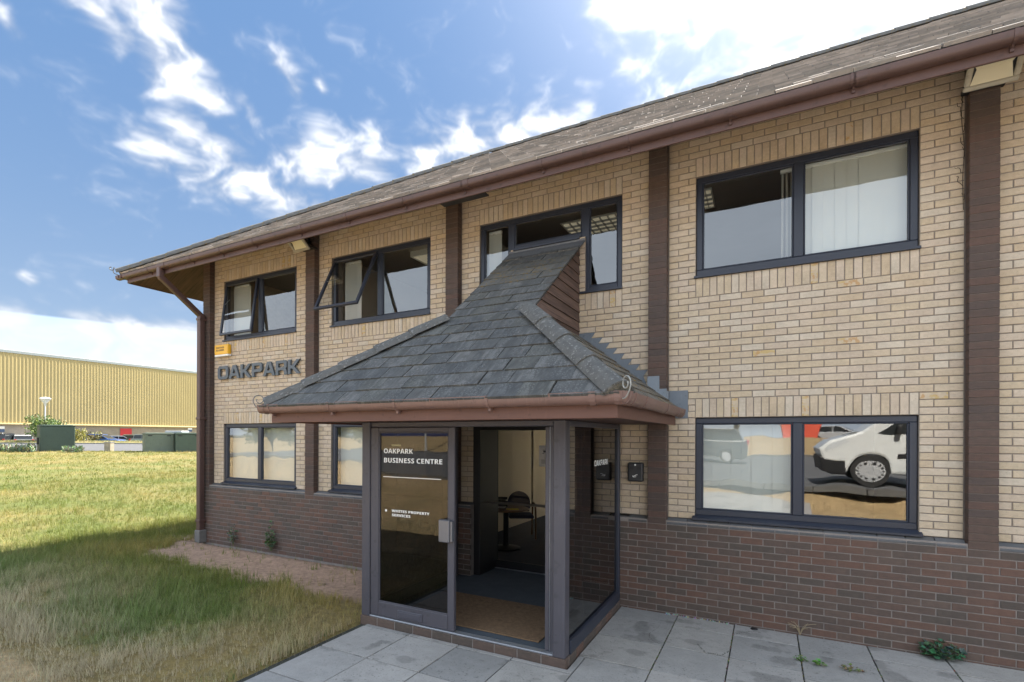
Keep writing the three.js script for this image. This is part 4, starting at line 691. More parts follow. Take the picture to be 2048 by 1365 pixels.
{ // shelf of files behind the open window
  const s = thing('file_shelf', 'wooden shelf of black and white files inside the wide open window', 'shelf', null, [-4.72, 2.9, -0.95]), g = new GB(); for (const y of [0, 0.42, 0.84, 1.26]) g.box(-0.75, 0.85, y, y + 0.03, -0.3, 0, 0.003); for (const x of [-0.75, 0.03, 0.82]) g.box(x, x + 0.03, 0, 1.29, -0.3, 0.001, 0.003); part(s, 'frame', g, std([0.42, 0.24, 0.11], 0.6, { map: uvs(T.wood, 1) }));
  const Rf = rng(3), b = [new GB(), new GB()], fm = [M.black, std([0.6, 0.6, 0.58], 0.6)]; for (const y of [0.45, 0.87]) for (let i = 0; i < 20; i++) b[Rf() < 0.75 ? 0 : 1].box(-0.7 + i * 0.075, -0.7 + i * 0.075 + 0.066, y, y + 0.3 + Rf() * 0.03, -0.28, -0.02, 0.003); b.forEach((q, i) => part(s, 'files', q, fm[i]).userData.kind = 'stuff');
  const t = new GB(); for (let i = 0; i < 14; i++) t.box(-0.66 + i * 0.1, -0.66 + i * 0.1 + 0.03, 1.05, 1.13, -0.0195, -0.018); part(s, 'file_labels', t, M.white).userData.kind = 'stuff';
  const bk = new GB(); bk.box(-0.7, -0.6, 1.29, 1.4, -0.28, -0.05, 0.003); part(s, 'red_book', bk, std([0.4, 0.04, 0.05], 0.6)); const wb = new GB(); wb.box(-0.58, -0.1, 1.29, 1.36, -0.28, -0.05, 0.004); part(s, 'box_file', wb, M.white);
}
// the lobby: a long side wall, a round table with papers, two chairs
{
  const g = new GB(); g.box(-4.05, -4.0, 0.05, 2.6, -10, -0.27); part(office, 'lobby_wall', g, std([0.66, 0.57, 0.44], 0.9, { map: uvs(T.plaster, 0.25) }));
  const wood = std([0.30, 0.15, 0.075], 0.45, { map: uvs(T.wood, 1) }), blue = std([0.06, 0.065, 0.16], 0.9, { map: uvs(T.carpet, 3) });
  const t = thing('round_table', 'round brown wooden table inside the lobby', 'table', null, [-3.12, 0.06, -1.95]), top = new THREE.LatheGeometry([[0, 0.705], [0.41, 0.705], [0.43, 0.715], [0.43, 0.73], [0.415, 0.738], [0, 0.738]].map((q) => new THREE.Vector2(...q)), 40); part(t, 'table_top', top, wood);
  part(t, 'pedestal', new THREE.LatheGeometry([[0, 0], [0.27, 0], [0.27, 0.02], [0.06, 0.05], [0.05, 0.1], [0.05, 0.68], [0.12, 0.704], [0, 0.704]].map((q) => new THREE.Vector2(...q)), 24), M.black);
  function chair(label, x, z, turn) {
    const c = thing('lobby_chair', label, 'chair', 'chairs in the lobby', [x, 0.06, z], turn); const seat = new GB(); seat.add(new RoundedBoxGeometry(0.5, 0.07, 0.48, 3, 0.03), M4(0, 0.44, 0)); part(c, 'seat', seat, blue);
    const bs = new THREE.Shape(); bs.moveTo(-0.2, 0); bs.lineTo(0.2, 0); bs.bezierCurveTo(0.27, 0.2, 0.2, 0.38, 0, 0.4); bs.bezierCurveTo(-0.2, 0.38, -0.27, 0.2, -0.2, 0); const bg = new THREE.ExtrudeGeometry(bs, { depth: 0.03, bevelEnabled: true, bevelSize: 0.012, bevelThickness: 0.012, bevelSegments: 2, curveSegments: 10 }); const b = part(c, 'backrest', bg, blue); b.position.set(0, 0.5, -0.22); b.rotation.x = -0.14;
    for (const s of [-1, 1]) { const x2 = s * 0.28; part(c, 'arm_and_legs', new GB().add(tube([[x2, 0, 0.24], [x2, 0.4, 0.25], [x2, 0.62, 0.2], [x2, 0.68, 0.05], [x2, 0.67, -0.15], [x2 * 0.94, 0.62, -0.25]], 0.019, 30, 7)).add(tube([[x2, 0.66, -0.17], [x2, 0.4, -0.22], [x2, 0, -0.27]], 0.018, 16, 7)), wood); }
  }
  chair('blue upholstered wooden armchair behind the round table', -3.33, -3.05, 0.55); chair('blue armchair partly hidden at the left of the round table', -3.62, -1.55, 1.9);
  const p = thing('paper_tray', 'stack of black paper trays on the round table', 'paper tray', null, [-3.25, 0.80, -1.85], 0.3); for (let i = 0; i < 3; i++) { const q = new GB(); q.box(-0.17, 0.17, i * 0.07, i * 0.07 + 0.012, -0.13, 0.13, 0.003); q.box(-0.17, 0.17, i * 0.07, i * 0.07 + 0.05, -0.13, -0.122); part(p, 'tray', q, M.black); } const pp = new GB(); pp.box(-0.14, 0.15, 0.013, 0.022, -0.1, 0.12); part(p, 'paper', pp, M.white);
  const y = new GB(); y.box(-0.11, 0.11, 0, 0.006, -0.08, 0.08); const yl = solo('yellow_leaflet', y, std([0.72, 0.55, 0.03], 0.7), 'yellow leaflet lying on the round table', 'leaflet'); yl.position.set(-2.93, 0.799, -1.82); yl.rotation.y = 0.5;
  // notice on the inner glass
  const cv = document.createElement('canvas'); cv.width = 256; cv.height = 384; const c2 = cv.getContext('2d'); c2.fillStyle = '#e6e3da'; c2.fillRect(0, 0, 256, 384); c2.fillStyle = '#44423d'; c2.fillRect(70, 80, 50, 10); c2.fillRect(80, 100, 80, 26); c2.fillRect(140, 70, 30, 24); c2.fillRect(60, 140, 40, 8); c2.fillStyle = '#8c8a84'; for (let i = 0; i < 5; i++) c2.fillRect(40, 260 + i * 16, 120 + (i * 37) % 60, 6); const ct = new THREE.CanvasTexture(cv); ct.colorSpace = THREE.SRGBColorSpace;
  const n = solo('notice', new THREE.BoxGeometry(0.21, 0.31, 0.004), std([1, 1, 1], 0.8, { map: ct }), 'white printed notice stuck on the inner glass of the lobby', 'notice'); n.position.set(-1.79, 1.82, -0.535);
  const m = new GB(); m.box(-2.62, -0.90, 0, 0.012, 0.89, 1.90, 0.005); const mt = solo('door_mat', m, std([0.25, 0.155, 0.085], 1, { map: uvs(T.soil, 2), bumpMap: uvs(T.soil, 6), bumpScale: 0.004 }), 'worn brown coir doormat inside the porch', 'doormat'); mt.position.y = PB + 0.006;
}

// ------------------------------------------------------------------ ground
const dep = (x, z) => (x - 1.04) * -0.488 + (z - 6.66) * -0.873;
function prof(d) { const K = [[0, 0], [9, 0], [40, 0.84], [41.4, 0.79], [42, 0.77], [51, 1.17], [51.3, 1.2], [53, 1.45], [55, 1.47], [57.5, 0.95], [60, 0.9], [400, 1.4]]; for (let i = 1; i < K.length; i++) if (d < K[i][0]) return lerp(K[i - 1][1], K[i][1], clamp((d - K[i - 1][0]) / (K[i][0] - K[i - 1][0]))); return 1.4; }
const bump = (x, z) => 0.035 * fbm(x * 0.5, 3, z * 0.5, 3);
const rise = (z) => 0.9 * clamp((z - 4.2) / 5.4), ze = (x) => clamp(8.3 - 0.22 * x, 6.9, 14);      // the bank up to the road, and the road's near edge
function G(x, z) {
  const left = sst(-9.4, -13, x), pad = clamp(max(-x - 8.9 > 0 ? -x - 8.9 : 0, z - 1.2) / 1.5);
  let y = prof(dep(x, z)) * left + bump(x, z) * (left * 0.8 + 0.5) * pad - 0.02;
  if (x < -3.0 && z > 0 && x > -9.4) y += 0.09 * sst(0.9, 2.6, z) * sst(-3.1, -3.8, x) * sst(9, 5, z);
  if (x > -9.2 && x < 9 && z < 0.3) y = -0.16;
  if (x > -2.95 && z < 4.6) y = -0.12; else if (x > -3.02 && x < 1.9 && z < ze(x)) y = -0.12;
  y += rise(z) * sst(-40, -20, x);
  if (z > ze(x) - 0.1 && x > -30) y = lerp(y, 0.93, sst(ze(x) - 0.1, ze(x) + 0.05, z));
  if (z > 26 && x > -30) y += 1.15 * sst(26, 34, z);
  return y;
}
// colours of the turf: green growth, straw, bare earth by the wall
const STRAW = [0.23, 0.17, 0.06], GREEN = [0.085, 0.105, 0.012], EARTH = [0.40, 0.262, 0.185], DRY = [0.42, 0.30, 0.155];
const bed = (x, z) => sst(0.25, -0.15, z - (1.6 - 0.18 * sst(-6.5, -8.6, x) - 1.0 * sst(-8.2, -9.5, x)) + 0.35 * fbm(x * 0.7, 9, z * 0.7, 3)) * sst(-10.2, -9.3, x) * sst(-2.9, -3.05, x);
function straw(x, z) {                        // share of dead grass, 0 green to 1 straw
  const n = fbm(x * 0.28, 1.5, z * 0.28, 4), m = fbm(x * 1.1, 4.5, z * 1.1, 3), d = dep(x, z);
  let s = 0.22 + 0.62 * n + 0.25 * m;
  s += 0.9 * sst(3.4, 4.9, z + 0.5 * m) * sst(-16, -10, x) + 0.85 * sst(-5.2, -3.4, x + 0.5 * n) * (z > 0 ? 1 : 0);
  s += 0.30 * sst(20, 34, d); if (z > 4.6) s = max(s, 0.9 + 0.2 * n);
  return clamp(s);
}
function turf(x, z) { const s = straw(x, z), b = bed(x, z), g = fbm(x * 2.3, 7, z * 2.3, 3) * 0.12; return [0, 1, 2].map((i) => max(0.01, lerp(lerp(GREEN[i], z > 4.6 ? DRY[i] : STRAW[i], s), EARTH[i], b) * (0.95 + g))); }
{
  const axis = (list) => { const o = []; for (const [a, b, n] of list) for (let i = 0; i < n; i++) o.push(lerp(a, b, i / n)); o.push(list[list.length - 1][1]); return o; };
  const X = axis([[-420, -120, 10], [-120, -60, 24], [-60, -16, 60], [-16, -2.6, 110], [-2.6, 10, 40], [10, 70, 16], [70, 420, 8]]), Z = axis([[-420, -120, 10], [-120, -50, 26], [-50, -3, 70], [-3, 7, 90], [7, 40, 66], [40, 110, 14], [110, 420, 8]]);
  const p = [], c = [], u = [], ix = [];
  for (const z of Z) for (const x of X) { const y = G(x, z); p.push(x, y, z); c.push(...turf(x, z)); u.push(x, z); }
  for (let j = 0; j < Z.length - 1; j++) for (let i = 0; i < X.length - 1; i++) { const a = j * X.length + i, b = a + 1, d = a + X.length, e = d + 1; ix.push(a, d, b, b, d, e); }
  const g = new THREE.BufferGeometry(); g.setAttribute('position', new THREE.Float32BufferAttribute(p, 3)); g.setAttribute('color', new THREE.Float32BufferAttribute(c, 3)); g.setAttribute('uv', new THREE.Float32BufferAttribute(u, 2)); g.setIndex(ix); g.computeVertexNormals();
  struct('ground', g, std([1.25, 1.25, 1.25], 1, { map: uvs(T.soil, 0.9), bumpMap: uvs(T.soil, 1.3), bumpScale: 0.03, vertexColors: true }));
}
// grass: tufts of thin blades
{
  const tuft = (n, h, spread, bend, w, seed) => { const g = new GB(), r = rng(seed); for (let i = 0; i < n; i++) { const a = r() * 2 * PI, x = (r() - 0.5) * spread, z = (r() - 0.5) * spread, hh = h * (0.55 + 0.6 * r()), bx = cos(a) * bend * hh * (0.4 + r()), bz = sin(a) * bend * hh * (0.4 + r()), px = -sin(a) * w, pz = cos(a) * w, P = (t, k) => [x + bx * t * t + px * (1 - t) * k, hh * t * (1 - 0.15 * t * bend), z + bz * t * t + pz * (1 - t) * k]; g.tint = [1, 1, 1]; g.quad(P(0, -1), P(0, 1), P(0.45, 1), P(0.45, -1)); g.quad(P(0.45, -1), P(0.45, 1), P(0.8, 1), P(0.8, -1)); g.tri(P(0.8, -1), P(0.8, 1), P(1, 0)); } const q = g.geo(); q.deleteAttribute('color'); return q; };
  const gm = new THREE.MeshPhysicalMaterial({ color: 0xffffff, roughness: 0.85, side: THREE.DoubleSide, transmission: 0.3, thickness: 0 });
  const Rg = rng(2024), sets = { grass: { geo: tuft(7, 0.16, 0.07, 0.45, 0.0034, 1), list: [] }, tall_grass: { geo: tuft(6, 0.30, 0.09, 0.5, 0.0036, 2), list: [] }, far_grass: { geo: tuft(6, 0.13, 0.22, 0.6, 0.007, 3), list: [] } };
  const put = (k, x, z, s, c) => sets[k].list.push([x, G(x, z) - 0.01, z, s, Rg() * 6.283, c]);
  const shade = (c, k) => c.map((v) => v * k);
  const colorAt = (x, z) => { const s = clamp(straw(x, z) + (Rg() - 0.5) * 0.7), k = 0.8 + 0.6 * Rg(), p = sst(1.5, 4, z) * sst(-14, -9, x); return shade([lerp(lerp(0.118, 0.135, p), lerp(0.34, 0.46, p), s), lerp(lerp(0.152, 0.20, p), lerp(0.26, 0.39, p), s), lerp(lerp(0.012, 0.05, p), lerp(0.07, 0.26, p), s)], k); };
  // near lawn, denser towards the camera
  for (let i = 0; i < 30000; i++) { const x = -3.0 - 8.5 * Math.pow(Rg(), 1.1), z = lerp(-1.5, 6.2, Rg()); if (x > -2.98 || (z < 0.25 && x > -9.2)) continue; const b = bed(x, z); if (Rg() < b * 0.96) continue; const t = fbm(x * 0.9, 2, z * 0.9, 3), long = clamp(0.5 + 1.4 * t + 0.4 * sst(-3, -5, x) - 0.9 * sst(4.0, 5.4, z) - 0.25 * sst(-4.4, -3.2, x)); put(Rg() < 0.34 * long ? 'tall_grass' : 'grass', x, z, (0.5 + 0.5 * Rg()) * (0.55 + 0.45 * long), colorAt(x, z)); }
  for (let i = 0; i < 900; i++) { const x = -2.93 - 0.16 * Rg() * Rg(), z = lerp(2.2, 4.6, Rg()); put('grass', x, z, 0.3 + 0.5 * Rg(), shade(Rg() < 0.3 ? [0.13, 0.2, 0.05] : [0.45, 0.36, 0.22], 0.7 + 0.6 * Rg())); }
  for (let i = 0; i < 26000; i++) { const x = -9.2 - 14 * Math.pow(Rg(), 1.4), z = lerp(-9, 5, Rg()); if (x > -9.2 && z < 0.3) continue; put(Rg() < 0.12 ? 'tall_grass' : 'grass', x, z, 0.45 + 0.45 * Rg(), colorAt(x, z)); }
  for (let i = 0; i < 24000; i++) { const x = -20 - 42 * Rg(), z = lerp(-26, 4, Rg()), d = dep(x, z); if (d > 41 || d < 12) continue; put('far_grass', x, z, 0.5 + 0.8 * Rg(), colorAt(x, z)); }
  for (let i = 0; i < 9000; i++) { const x = lerp(-20, 12, Rg()), z = lerp(4.8, 12, Rg()); if ((x > -3.1 && x < 2.0) || z > ze(x)) continue; put('grass', x, z, 0.4 + 0.5 * Rg(), shade([0.50, 0.36, 0.19], 0.7 + 0.5 * Rg())); }
  const m = new THREE.Matrix4(), col = new THREE.Color();
  for (const [k, s] of Object.entries(sets)) { const im = new THREE.InstancedMesh(s.geo, gm, s.list.length); s.list.forEach(([x, y, z, sc, a, c], i) => { m.compose(V3(x, y, z), new THREE.Quaternion().setFromEuler(new THREE.Euler((sin(a * 7) * 0.15), a, cos(a * 5) * 0.15)), V3(sc, sc * (0.8 + 0.4 * abs(sin(a * 3))), sc)); im.setMatrixAt(i, m); im.setColorAt(i, col.setRGB(...c)); }); im.name = numbered(k); im.userData = { kind: 'stuff', label: { grass: 'short mixed green and straw coloured grass of the lawn', tall_grass: 'long seeding grass standing in the unmown lawn', far_grass: 'dry yellow grass of the far lawn' }[k] }; im.castShadow = im.receiveShadow = true; scene.add(im); }
}
// paving slabs
{
  const pv = struct('paving', (() => { const g = new GB(); g.box(-2.965, 9, -0.14, -0.026, -0.2, 4.7); return g; })(), std([0.045, 0.045, 0.036], 1, { map: uvs(T.soil, 2) })), Rs = rng(88), far = new GB();
  const slab = (x0, x1, z0, z1) => {
    if (x1 < -2.99 || x0 > 9) return; x0 = max(x0, -2.985);
    const shown = x1 < 4.2 && z1 < 5.6, y = (Rs() - 0.5) * 0.006, w = x1 - x0 - 0.012, d = z1 - z0 - 0.018, g = shown ? new GB() : far; g.du = Rs() * 3; g.dv = Rs() * 3;
    if (shown) { g.box(-w / 2, w / 2, -0.045, 0, -d / 2, d / 2, 0.002); const m = part(pv, 'slab', g, M.paving[floor(Rs() * 5)]); m.position.set((x0 + x1) / 2, y, (z0 + z1) / 2); m.rotation.set((Rs() - 0.5) * 0.006, (Rs() - 0.5) * 0.006, (Rs() - 0.5) * 0.006); } else g.box(x0 + 0.004, x1 - 0.004, -0.045, y, z0 + 0.004, z1 - 0.004, 0);
  };
  const SX = 0.6, SZ = 0.64, base = { 0: 1.135, 1: 0.47 };
  for (let i = -5; i < 14; i++) {                          // columns right of the porch, staggered
    const x0 = 0.135 + i * SX, x1 = x0 + SX; if (i < -1) { // in front of the porch
      for (let z = 2.205; z < 4.65; z += SZ) slab(x0, x1, z, min(4.7, z + SZ)); slab(x0, x1, PZ + 0.005, 2.2); continue;
    }
    const o = i === -1 ? 1.148 : i === 0 ? 1.115 : i === 1 ? 0.475 : i === 2 ? 0.635 : i === 3 ? 0.475 : 0.5 + (i % 2) * 0.2;
    for (let z = o - SZ * 2; z < 4.65; z += SZ) { const a = max(z, 0.11), b = min(4.7, z + SZ); if (b - a > 0.05) { slab(i === -1 && b <= 2.2 ? PX1 + 0.008 : x0, x1, a, b); } }
    if (i === -1) { slab(PX1 + 0.008, x0, 1.788, 2.2);  }
  }
  for (let i = -5; i < 3; i++) for (let z = 4.7; z < 8.2; z += 0.6) { const x0 = max(-2.985, 0.14 + i * SX), x1 = 0.131 + (i + 1) * SX, y = (q) => rise(q) + 0.004; far.du = Rs() * 3; far.quad([x0, y(z), z], [x0, y(z + 0.592), z + 0.592], [x1, y(z + 0.592), z + 0.592], [x1, y(z), z]); }
  far.quad([-2.985, rise(4.7) - 0.012, 4.7], [-2.985, rise(8.9) - 0.012, 8.9], [1.85, rise(8.9) - 0.012, 8.9], [1.85, rise(4.7) - 0.012, 4.7]);
  part(pv, 'far_slabs', far, M.paving[0]).userData.kind = 'stuff';
}
{
  const r = rng(17), g = new GB(); for (let i = 0; i < 90; i++) { const x = 0.0 + 0.75 * Math.pow(r(), 1.6), z = 0.112 + 0.05 * r() * r(), q = 0.003 + 0.006 * r(); g.tint = [0.3, 0.29, 0.27].map((v) => v * (0.5 + 1.3 * r())); g.add(new THREE.IcosahedronGeometry(q, 0), M4(x, q * 0.5, z, r() * 3, r() * 3, 0)); }
  for (let i = 0; i < 420; i++) { const k = floor(r() * 5), x = 0.135 + k * 0.6 + (r() - 0.5) * 0.012, z = 0.3 + r() * 4, q = 0.003 + 0.005 * r(); g.tint = (r() < 0.5 ? [0.09, 0.11, 0.035] : [0.17, 0.14, 0.09]).map((v) => v * (0.5 + r())); g.add(new THREE.IcosahedronGeometry(q, 0), M4(x, -0.006, z, r() * 3, r() * 3, 0, 1, 0.7, 1.6)); }
  for (const L of [[[0.007, 0.622], [-0.045, 0.854], [-0.033, 0.975], [0.047, 1.083], [0.106, 1.109]], [[0.438, 0.919], [0.526, 1.108], [0.668, 1.107], [0.733, 0.949]], [[0.749, 0.449], [0.872, 0.28], [1.0, 0.24]]]) { g.tint = [0.05, 0.048, 0.04]; for (let i = 1; i < L.length; i++) { const [a, b] = L[i - 1], [c, d] = L[i]; for (let k = 0; k < 8; k++) { const t = (k + r() * 0.3) / 8, x = lerp(a, c, t) + (r() - 0.5) * 0.012, z = lerp(b, d, t) + (r() - 0.5) * 0.012; g.add(new THREE.IcosahedronGeometry(0.006, 0), M4(x, 0.002, z, 0, r() * 3, 0, 1.6, 0.3, 0.8)); } } }
  struct('joint_moss_and_grit', g, std([1, 1, 1], 0.95, { vertexColors: true }), 'stuff', 'grit at the foot of the wall and moss in the paving joints');
  const cr = thing('dead_creeper', 'dead black creeper stems clinging beside the right hand dark pier', 'creeper', null, [2.65, 4.3, 0.006]), st = new GB(); for (let i = 0; i < 9; i++) { let x = 0.035, y = 0.1 + i * 0.13; const pts = [[x, y, 0.003]]; for (let k = 0; k < 6; k++) { x += (r() - 0.58) * 0.035; y += (r() - 0.2) * 0.05; pts.push([min(x, 0.042), y, 0.003 + 0.004 * r()]); } st.add(tube(pts, 0.0016 + 0.0012 * r(), 14, 4)); } st.add(tube([[0.036, 0, 0.003], [0.03, 0.3, 0.004], [0.04, 0.6, 0.003], [0.02, 0.9, 0.004], [0.034, 1.2, 0.003]], 0.0024, 30, 5)); part(cr, 'stems', st, std([0.03, 0.024, 0.02], 0.9));
}
// weeds
function leafy(name, label, cat, x, y, z, n, r, h, col, seed, leaf = 0.035) {
  const t = thing(name, label, cat, null, [x, y, z]), rr = rng(seed), g = new GB(), st = new GB();
  for (let i = 0; i < n; i++) {
    const a = rr() * 2 * PI, q = sqrt(rr()) * r, hh = h * (0.25 + 0.75 * rr()) * (1 - 0.5 * q / r), c = [cos(a) * q, hh, abs(sin(a)) * q * 0.8 - 0.02 * rr()], s = leaf * (0.6 + 0.8 * rr()), m = M4(c[0], c[1], c[2], -0.9 + 1.4 * rr(), rr() * 6.28, (rr() - 0.5) * 0.8, s); g.tint = col.map((v) => v * (0.6 + 0.9 * rr()));
    const P = [[0, 0, 0], [0.45, 0.1, 0.35], [0.55, 0.12, 0.75], [0.2, 0.05, 0.8], [0, 0, 1.15], [-0.2, 0.05, 0.8], [-0.55, 0.12, 0.75], [-0.45, 0.1, 0.35]].map((p) => V3(...p).applyMatrix4(m).toArray()); g.poly(P);
    if (i % 6 === 0) st.add(tube([[c[0] * 0.15, 0, c[2] * 0.15], [c[0] * 0.6, hh * 0.6, c[2] * 0.6], c], 0.0025, 4, 4));
  }
  part(t, 'leaves', g, new THREE.MeshPhysicalMaterial({ color: 0xffffff, roughness: 0.6, side: THREE.DoubleSide, vertexColors: true, transmission: 0.25, thickness: 0 })); if (!st.empty) part(t, 'stems', st, std([0.12, 0.14, 0.06], 0.8));
}
leafy('weed', 'dark green leafy weed growing against the plinth at the lower right', 'weed', 2.50, 0, 0.125, 170, 0.17, 0.19, [0.045, 0.115, 0.06], 1, 0.036);
leafy('weed', 'tall green weed against the brown plinth left of the porch', 'weed', -6.86, 0.0, 0.16, 130, 0.12, 0.56, [0.06, 0.12, 0.04], 2, 0.04);
leafy('weed', 'fainter grey green weed nearest the downpipe on the brown plinth', 'weed', -7.95, 0.0, 0.15, 70, 0.13, 0.44, [0.09, 0.125, 0.07], 3, 0.035);
leafy('weed', 'bright green tuft in the paving joint, right one of two', 'weed', 1.475, 0, 0.90, 30, 0.05, 0.06, [0.13, 0.26, 0.05], 4, 0.025);
leafy('weed', 'bright green tuft in the paving joint, left one of two', 'weed', 1.33, 0, 0.86, 34, 0.06, 0.05, [0.12, 0.22, 0.05], 5, 0.02);
leafy('weed', 'brown and green weed lying on the slabs at the bottom right', 'weed', 1.72, 0, 0.87, 46, 0.1, 0.05, [0.16, 0.15, 0.06], 6, 0.02);
{
  const t = thing('dry_weed', 'dead straw coloured weed at the foot of the plinth', 'weed', null, [1.36, 0, 0.12]), g = new GB(), r = rng(12); for (let i = 0; i < 16; i++) { const a = r() * PI, l = 0.08 + 0.1 * r(); g.add(tube([[0, 0, 0], [cos(a) * l * 0.4, l * 0.8, sin(a) * l * 0.3], [cos(a) * l, l * (0.8 + r() * 0.5), sin(a) * l * 0.6]], 0.0022, 5, 4)); } part(t, 'stalks', g, std([0.36, 0.29, 0.19], 0.9));
  const d = thing('dark_lid', 'small dark round cap lying on the paving by the plinth', 'cap', null, [0.93, 0.0, 0.17]); part(d, 'cap_disc', new THREE.LatheGeometry([[0, 0.012], [0.03, 0.012], [0.036, 0.006], [0.038, 0], [0, 0]].map((q) => new THREE.Vector2(...q)), 20), M.black);
}

// ------------------------------------------------------------------ beyond the lawn
const FW = [-0.4881, -0.8728], RT = [0.8728, -0.4881];
const far = (px, d) => { const s = (px - 950.4) / 1042.1 * d; return [1.041 + FW[0] * d + RT[0] * s, 6.66 + FW[1] * d + RT[1] * s]; };   // ground point at a depth along the camera's heading
const YAW = 0.5099;
{ // road, kerb and verge, crossing the view
  const strip = (name, d0, d1, lift, mat, n = 8, kind = 'structure', lab) => { const p = [], u = [], ix = [], S = 60; for (let j = 0; j <= n; j++) for (let i = 0; i <= S; i++) { const d = lerp(d0, d1, j / n), s = lerp(-90, 24, i / S), x = 1.04 + FW[0] * d + RT[0] * s, z = 6.66 + FW[1] * d + RT[1] * s; p.push(x, max(prof(d), G(x, z)) + lift, z); u.push(s, d); } for (let j = 0; j < n; j++) for (let i = 0; i < S; i++) { const a = j * (S + 1) + i, b = a + 1, c = a + S + 1, d = c + 1; ix.push(a, b, c, b, d, c); } const g = new THREE.BufferGeometry(); g.setAttribute('position', new THREE.Float32BufferAttribute(p, 3)); g.setAttribute('uv', new THREE.Float32BufferAttribute(u, 2)); g.setIndex(ix); g.computeVertexNormals(); return struct(name, g, mat, kind, lab); };
  strip('road', 42, 51, 0.04, std([0.095, 0.097, 0.104], 0.9, { map: uvs(T.asphalt, 0.6) }));
  const k = new GB(); for (let i = 0; i < 60; i++) { const s = -86 + i * 1.6, d = 51.1, x = 1.04 + FW[0] * d + RT[0] * s, z = 6.66 + FW[1] * d + RT[1] * s; const b = new GB(); b.box(-0.79, 0.79, 0, 0.19, -0.08, 0.08, 0.01); k.add(b.geo(), M4(x, 1.12, z, 0, YAW)); } struct('kerb', k, M.kerb);
  strip('car_park', 57.6, 64, 0.05, M.asphalt);
}
{ // the pale yellow warehouse
  const w = thing('warehouse', 'long pale yellow warehouse of ribbed metal cladding beyond the lawn', 'warehouse'), x = -72.6, z0 = -85, z1 = 30, yb = 3.32, yt = 11.2, g = new GB(); let prof2 = [];
  for (let z = z1; z > z0; z -= 0.34) { prof2.push([z, 0], [z - 0.20, 0], [z - 0.23, 0.028], [z - 0.31, 0.028]); }
  for (let i = 0; i < prof2.length - 1; i++) { const [a, p] = prof2[i], [b, q] = prof2[i + 1], tn2 = 0.97 + 0.05 * abs(sin(floor((a + 200) / 4.1) * 2.7)); g.tint = [tn2, tn2, tn2]; g.quad([x + p, yb, a], [x + q, yb, b], [x + q, yt, b], [x + p, yt, a]); }
  part(w, 'cladding', g, std([0.47, 0.372, 0.168], 0.6, { map: uvs(T.plaster, 0.12), vertexColors: true }));
  const b = new GB(); b.box(x - 30, x - 0.12, 0, yb, z0, z1); b.box(x - 30, x - 0.2, yb, yt - 0.3, z0, z1); part(w, 'base_wall', b, std([0.40, 0.335, 0.26], 0.9, { map: uvs(T.sand, 0.4) }));
  const f = new GB(); f.box(x - 0.1, x + 0.16, yb - 0.1, yb + 0.05, z0, z1, 0.02); part(w, 'drip_flashing', f, std([0.62, 0.49, 0.24], 0.5));
  const r = new GB(); r.box(x - 30, x + 0.07, yt, yt + 0.34, z0, z1, 0.03); part(w, 'roof_edge', r, std([0.30, 0.33, 0.33], 0.6));
  const jn = new GB(); for (let z = 24; z > -80; z -= 6) jn.box(x - 0.13, x - 0.10, 0.5, yb - 0.12, z - 0.03, z + 0.03); part(w, 'panel_joints', jn, std([0.24, 0.2, 0.16], 0.9)).userData.kind = 'stuff';
  const d = new GB(); d.box(x - 0.1, x - 0.02, 0.9, 2.95, -31.5, -30.1, 0.02); part(w, 'fire_door', d, std([0.55, 0.03, 0.035], 0.5), 'red fire door');
}
